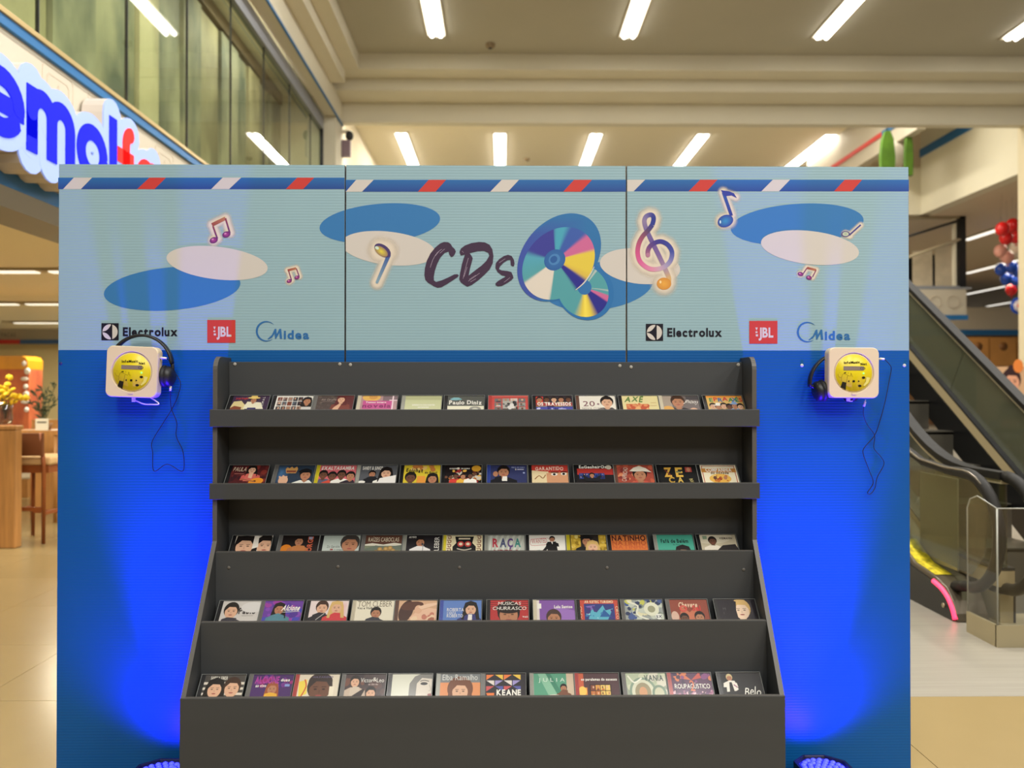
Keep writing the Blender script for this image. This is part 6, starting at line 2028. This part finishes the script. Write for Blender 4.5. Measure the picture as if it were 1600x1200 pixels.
MB().box(gx0 - 0.008, gx1 + 0.008, YC(gd0) - 0.008, YC(gd0) + 0.008, 0.0, 0.12).build('kick_plate', m_steel, gd)

# ================================================================== WING BEYOND THE ESCALATOR
# black post frame on the upper gallery
m_ivory = mat('panel_ivory', C(190, 174, 146), 0.7, noise=0.12, nscale=4)
p0, p1 = at(1497, 337, YC(20.3)), at(1508, 452, YC(20.3))
pf = thing('gallery_frame', 'black post and rail frame on the upper wing, above the white fascia', 'frame', (p0.x, YC(20.3), p1.z))
MB().box(p0.x, p1.x, YC(20.25), YC(20.4), p1.z, p0.z).build('post', m_black, pf)
a0 = at(1400, 338, YC(20.3))
MB().box(a0.x, p1.x, YC(20.25), YC(20.4), a0.z - 0.06, a0.z).build('top_rail', m_lamp_frame, pf)
b0 = at(1400, 450, YC(20.3))
MB().box(a0.x, p1.x, YC(20.25), YC(20.4), b0.z, b0.z + 0.05).build('bottom_rail', m_grey_trim, pf)
q = at(1492, 400, YC(20.3))
MB().box(q.x - 0.04, q.x + 0.03, YC(20.28), YC(20.36), b0.z, a0.z - 0.06).build('inner_post', m_beam, pf)
MB().tube([at(1410, 372, YC(20.28)), at(1494, 346, YC(20.28))], 0.035, 6).build('brace', m_black, pf)
MB().tube([at(1410, 405, YC(20.28)), at(1500, 374, YC(20.28))], 0.045, 6).build('brace', m_lamp_frame, pf)
scr = thing('drawn_screens', 'ivory sketched screens standing behind the black frame', 'screen', (at(1450, 450, YC(21)).x, YC(21), b0.z))
for x0, x1 in ((1427, 1457), (1462, 1492)):
    u0, u1 = at(x0, 392 if x0 < 1450 else 384, YC(21)), at(x1, 450, YC(21))
    MB().box(u0.x, u1.x, YC(21), YC(21.05), u1.z, u0.z).build('screen_panel', m_ivory, scr)
MB().box(at(1400, 400, YC(21.2)).x, at(1500, 400, YC(21.2)).x, YC(21.2), YC(21.25), b0.z, at(1450, 398, YC(21.2)).z).build('back_panel', m_black, scr)
struct('floor_wing', MB().box(8.8, at(1511, 450, YC(20.3)).x, YC(20.1), YC(23), b0.z - 0.05, b0.z), m_grey_trim)
# light strips on the wing ceiling
for k, (px_, py_, lab) in enumerate(((1512, 372, 'bright light strip on the wing ceiling, level with the red balloons'), (1512, 425, 'light strip on the wing ceiling, level with the blue balloons'), (1512, 458, 'short light strip on the wing ceiling, below the blue balloons'), (1545, 477, 'farthest light strip on the wing ceiling, above the distant fascia'))):
    q = atZ(px_, py_, 5.84)
    root = thing('wing_ceiling_light', lab, 'ceiling light', tuple(q), 'lights on the wing ceiling')
    MB().box(q.x - 0.12, q.x + 0.12, q.y - 5.5, q.y + 0.3, 5.80, 5.85).build('lamp_frame', m_lamp_frame, root)
    MB().box(q.x - 0.10, q.x + 0.10, q.y - 5.3, q.y + 0.1, 5.785, 5.80).build('diffuser', mat('wing_diffuser', C(250, 244, 230), 0.5, emit=(1, 0.95, 0.85, 1), estr=1.3), root)
# balloons
m_bal = {k: mat('balloon_' + k, c, 0.25) for k, c in dict(red=C(214, 24, 24), pink=C(226, 160, 144), cream=C(226, 204, 180), blue=C(24, 70, 170)).items()}
dB = 19.0
for px_, py_, col, lab in ((1566, 358, 'red', 'red balloon at the upper edge of the bunch'), (1582, 352, 'red', 'red balloon at the very top of the bunch'), (1572, 372, 'red', 'red balloon above the pink ones'), (1588, 370, 'red', 'red balloon touching the column, above the cream one'),
                           (1563, 392, 'pink', 'pink balloon nearest the light strip'), (1574, 402, 'pink', 'pink balloon between cream and blue balloons'), (1588, 388, 'cream', 'cream balloon touching the column'), (1564, 421, 'blue', 'blue balloon sticking out towards the light strip'),
                           (1580, 417, 'blue', 'blue balloon below the pink balloon'), (1591, 424, 'blue', 'blue balloon half behind the column'), (1572, 436, 'blue', 'blue balloon above the single low red one'), (1588, 438, 'blue', 'blue balloon low beside the column'), (1580, 453, 'red', 'single red balloon at the bottom of the bunch')):
    bi = globals().get('bi', -1) + 1
    q = at(px_, py_, YC(dB) + 0.33 * (bi - 3) - 0.1)
    root = thing('balloon', lab, 'balloon', tuple(q), 'balloon bunch by the column')
    MB().ball(q, (0.145, 0.145, 0.165), 16, 10).build('balloon_skin', m_bal[col], root)
    MB().lathe([(0.0001, -0.17), (0.012, -0.18), (0.03, -0.21), (0.0001, -0.205)], 8, Matrix.Translation(q)).build('balloon_neck', m_bal[col], root)
    MB().tube([q + Vector((0, 0, 0.16)), Vector((q.x, q.y, 5.852))], 0.003, 4).build('balloon_string', m_lamp_frame, root)
q = at(1592, 478, YC(dB))
root = thing('round_badge', 'round blue ringed badge hanging below the balloons', 'badge', tuple(q))
RX90 = Matrix.Rotation(math.radians(90), 4, 'X')
MB().lathe([(0.0001, 0.02), (0.21, 0.02), (0.21, 0.0)], 24, Matrix.Translation(q) @ RX90).build('badge_ring', m_bal['blue'], root)
MB().lathe([(0.0001, 0.026), (0.14, 0.026), (0.14, 0.02)], 24, Matrix.Translation(q) @ RX90).build('badge_face', mat('badge_white', C(220, 206, 206), 0.5), root)
MB().lathe([(0.0001, 0.032), (0.06, 0.032), (0.06, 0.026)], 12, Matrix.Translation(q) @ RX90).build('badge_heart', m_bal['red'], root)
MB().tube([q + Vector((0, 0, 0.2)), Vector((q.x, q.y, 5.85))], 0.006, 5).build('badge_string', m_black, root)
# hanging leaf decorations above the stand
m_leafdec = mat('decor_green', C(76, 116, 24), 0.6, noise=0.2, nscale=4)
for px_, w_, lab in ((1386, 12, 'wide green leaf shaped decoration hanging beyond the beam'), (1419, 7, 'narrow green leaf decoration beside the blue trim')):
    a = at(px_, 204, YC(18.2))
    b = at(px_, 275, YC(18.2))
    wv = at(px_ + w_, 204, YC(18.2)).x - a.x
    root = thing('leaf_decoration', lab, 'decoration', (a.x, YC(18.2), b.z), 'green leaf decorations')
    hh = a.z - b.z
    outl = [(a.x - wv * .4, a.z - hh * .02), (a.x - wv * .8, a.z - hh * .25), (a.x - wv, a.z - hh * .6), (a.x - wv * .9, b.z), (a.x + wv * .9, b.z), (a.x + wv, a.z - hh * .6), (a.x + wv * .8, a.z - hh * .2), (a.x + wv * .3, a.z)]
    MB().prism(outl, 'Y', YC(18.15), YC(18.25)).build('leaf_board', m_leafdec, root, 0.02)
    MB().box(a.x - 0.01, a.x + 0.01, YC(18.19), YC(18.21), a.z - 0.02, 8.4).build('hanger', m_black, root)
q = at(1402, 240, YC(18.6))
root = thing('cloud_decoration', 'white rounded decoration between the green leaves', 'decoration', tuple(q))
MB().ball(q, (0.24, 0.12, 0.32)).build('cloud_body', mat('decor_white', C(226, 216, 200), 0.6), root)
MB().tube([q + Vector((0, 0, 0.3)), Vector((q.x, q.y, 8.4))], 0.008, 5).build('hanger', m_black, root)

# far shop: wooden wall cabinets, posters, shelves of goods
for k, (x0, x1) in enumerate(((1421, 1444), (1446, 1500), (1512, 1545), (1547, 1588), (1590, 1640))):
    u0, u1 = at(x0, 527, YC(30)), at(x1, 572, YC(30))
    lab = ['wooden wall cabinet nearest the stand', 'wide wooden wall cabinet behind the handrail', 'wooden wall cabinet with one round badge, middle of the run', 'wooden wall cabinet just before the column', 'wooden wall cabinet behind the column'][k]
    root = thing('wall_cabinet', lab, 'cabinet', ((u0.x + u1.x) / 2, YC(30), u1.z), 'wooden cabinets of the far shop')
    MB().box(u0.x, u1.x, YC(30), YC(30.5), u1.z, u0.z).build('cabinet_body', mat('cabinet_wood', C(186, 130, 66), 0.5, noise=0.1, nscale=2), root)
    cx_ = (u0.x + u1.x) / 2
    MB().lathe([(0.0001, 0.01), (0.16, 0.01), (0.16, 0.0)], 14, Matrix.Translation((cx_, YC(30), (u0.z + u1.z) / 2 + .2)) @ RX90).build('round_badge', mat('badge_brown', C(130, 84, 40), 0.5), root)
# advertising stand with a woman's portrait
dP = 14.0
a0, a1 = at(1556, 573, YC(dP)), at(1592, 715, YC(dP))
ps = thing('poster_stand', 'advertising stand with portrait poster behind the escalator glass', 'poster', ((a0.x + a1.x) / 2, YC(dP), 0))
MB().box(a0.x - 0.2, a1.x + 0.5, YC(dP), YC(dP) + 0.25, 0.0, a0.z).build('stand_body', mat('stand_beige', C(196, 158, 116), 0.6), ps)
A = Art(0.001)
A.rect(a0.x - .2, -a0.z, a1.x + .5, -at(1570, 628, YC(dP)).z, C(206, 164, 124))
hc = at(1580, 596, YC(dP))
figure(A, hc.x, -hc.z, 0.36, C(222, 158, 124), C(60, 40, 40), C(216, 180, 150), 'm')
A.ell(hc.x, -hc.z - 0.22, 0.07, 0.07, C(60, 40, 40))
oc = at(1590, 572, YC(dP))
A.ell(oc.x, -oc.z, 0.09, 0.12, C(226, 130, 60))
l0, l1 = at(1560, 629, YC(dP)), at(1593, 652, YC(dP))
A.rect(l0.x, -l0.z, l1.x, -l1.z, C(74, 30, 30))
A.text('evolux', l0.x + 0.06, -l1.z - 0.07, 0.1, C(214, 190, 180), w=0.30, bold=True)
m0, m1 = at(1556, 653, YC(dP)), at(1593, 668, YC(dP))
A.rect(m0.x, -m0.z, m1.x, -m1.z, C(140, 96, 70))
A.text('ARO', m0.x + 0.08, -m1.z - 0.04, 0.1, C(226, 196, 150), w=0.28, bold=True)
A.build('poster_print', m_ink, ps, lambda x, y, h: (x, YC(dP) - 0.003 - h, -y))
for k in range(3):
    z_ = 0.35 + 0.2 * k
    MB().box(a0.x - 0.2, a1.x + 0.5, YC(dP) - 0.25, YC(dP), z_ - 0.02, z_).build('stand_shelf', mat('shelf_brown', C(110, 60, 44), 0.5), ps)
rnd = random.Random(3)
for r_i in range(3):
    for c_i in range(5):
        x_ = a0.x - 0.1 + c_i * 0.17
        z_ = 0.35 + 0.2 * r_i
        col = [C(190, 60, 50), C(206, 130, 70), C(130, 40, 60), C(214, 200, 180), C(90, 80, 120)][(r_i * 2 + c_i) % 5]
        word = ['red', 'orange', 'dark pink', 'cream', 'violet'][(r_i * 2 + c_i) % 5]
        root = thing('product_box', '%s packaged product on the %s poster stand shelf, %s along' % (word, ('lowest', 'middle', 'top')[r_i], ('first', 'second', 'third', 'fourth', 'fifth')[c_i]), 'product', (x_, YC(dP) - 0.12, z_), 'products on the poster stand')
        MB().box(x_ - 0.06, x_ + 0.06, YC(dP) - 0.2, YC(dP) - 0.06, z_ + 0.001, z_ + 0.12).build('carton', mat('carton_%s' % word.replace(' ', '_'), col, 0.5), root, 0.004)
        MB().box(x_ - 0.035, x_ + 0.035, YC(dP) - 0.203, YC(dP) - 0.2, z_ + 0.03, z_ + 0.08).build('label', mat('carton_label', C(220, 206, 190), 0.5), root)
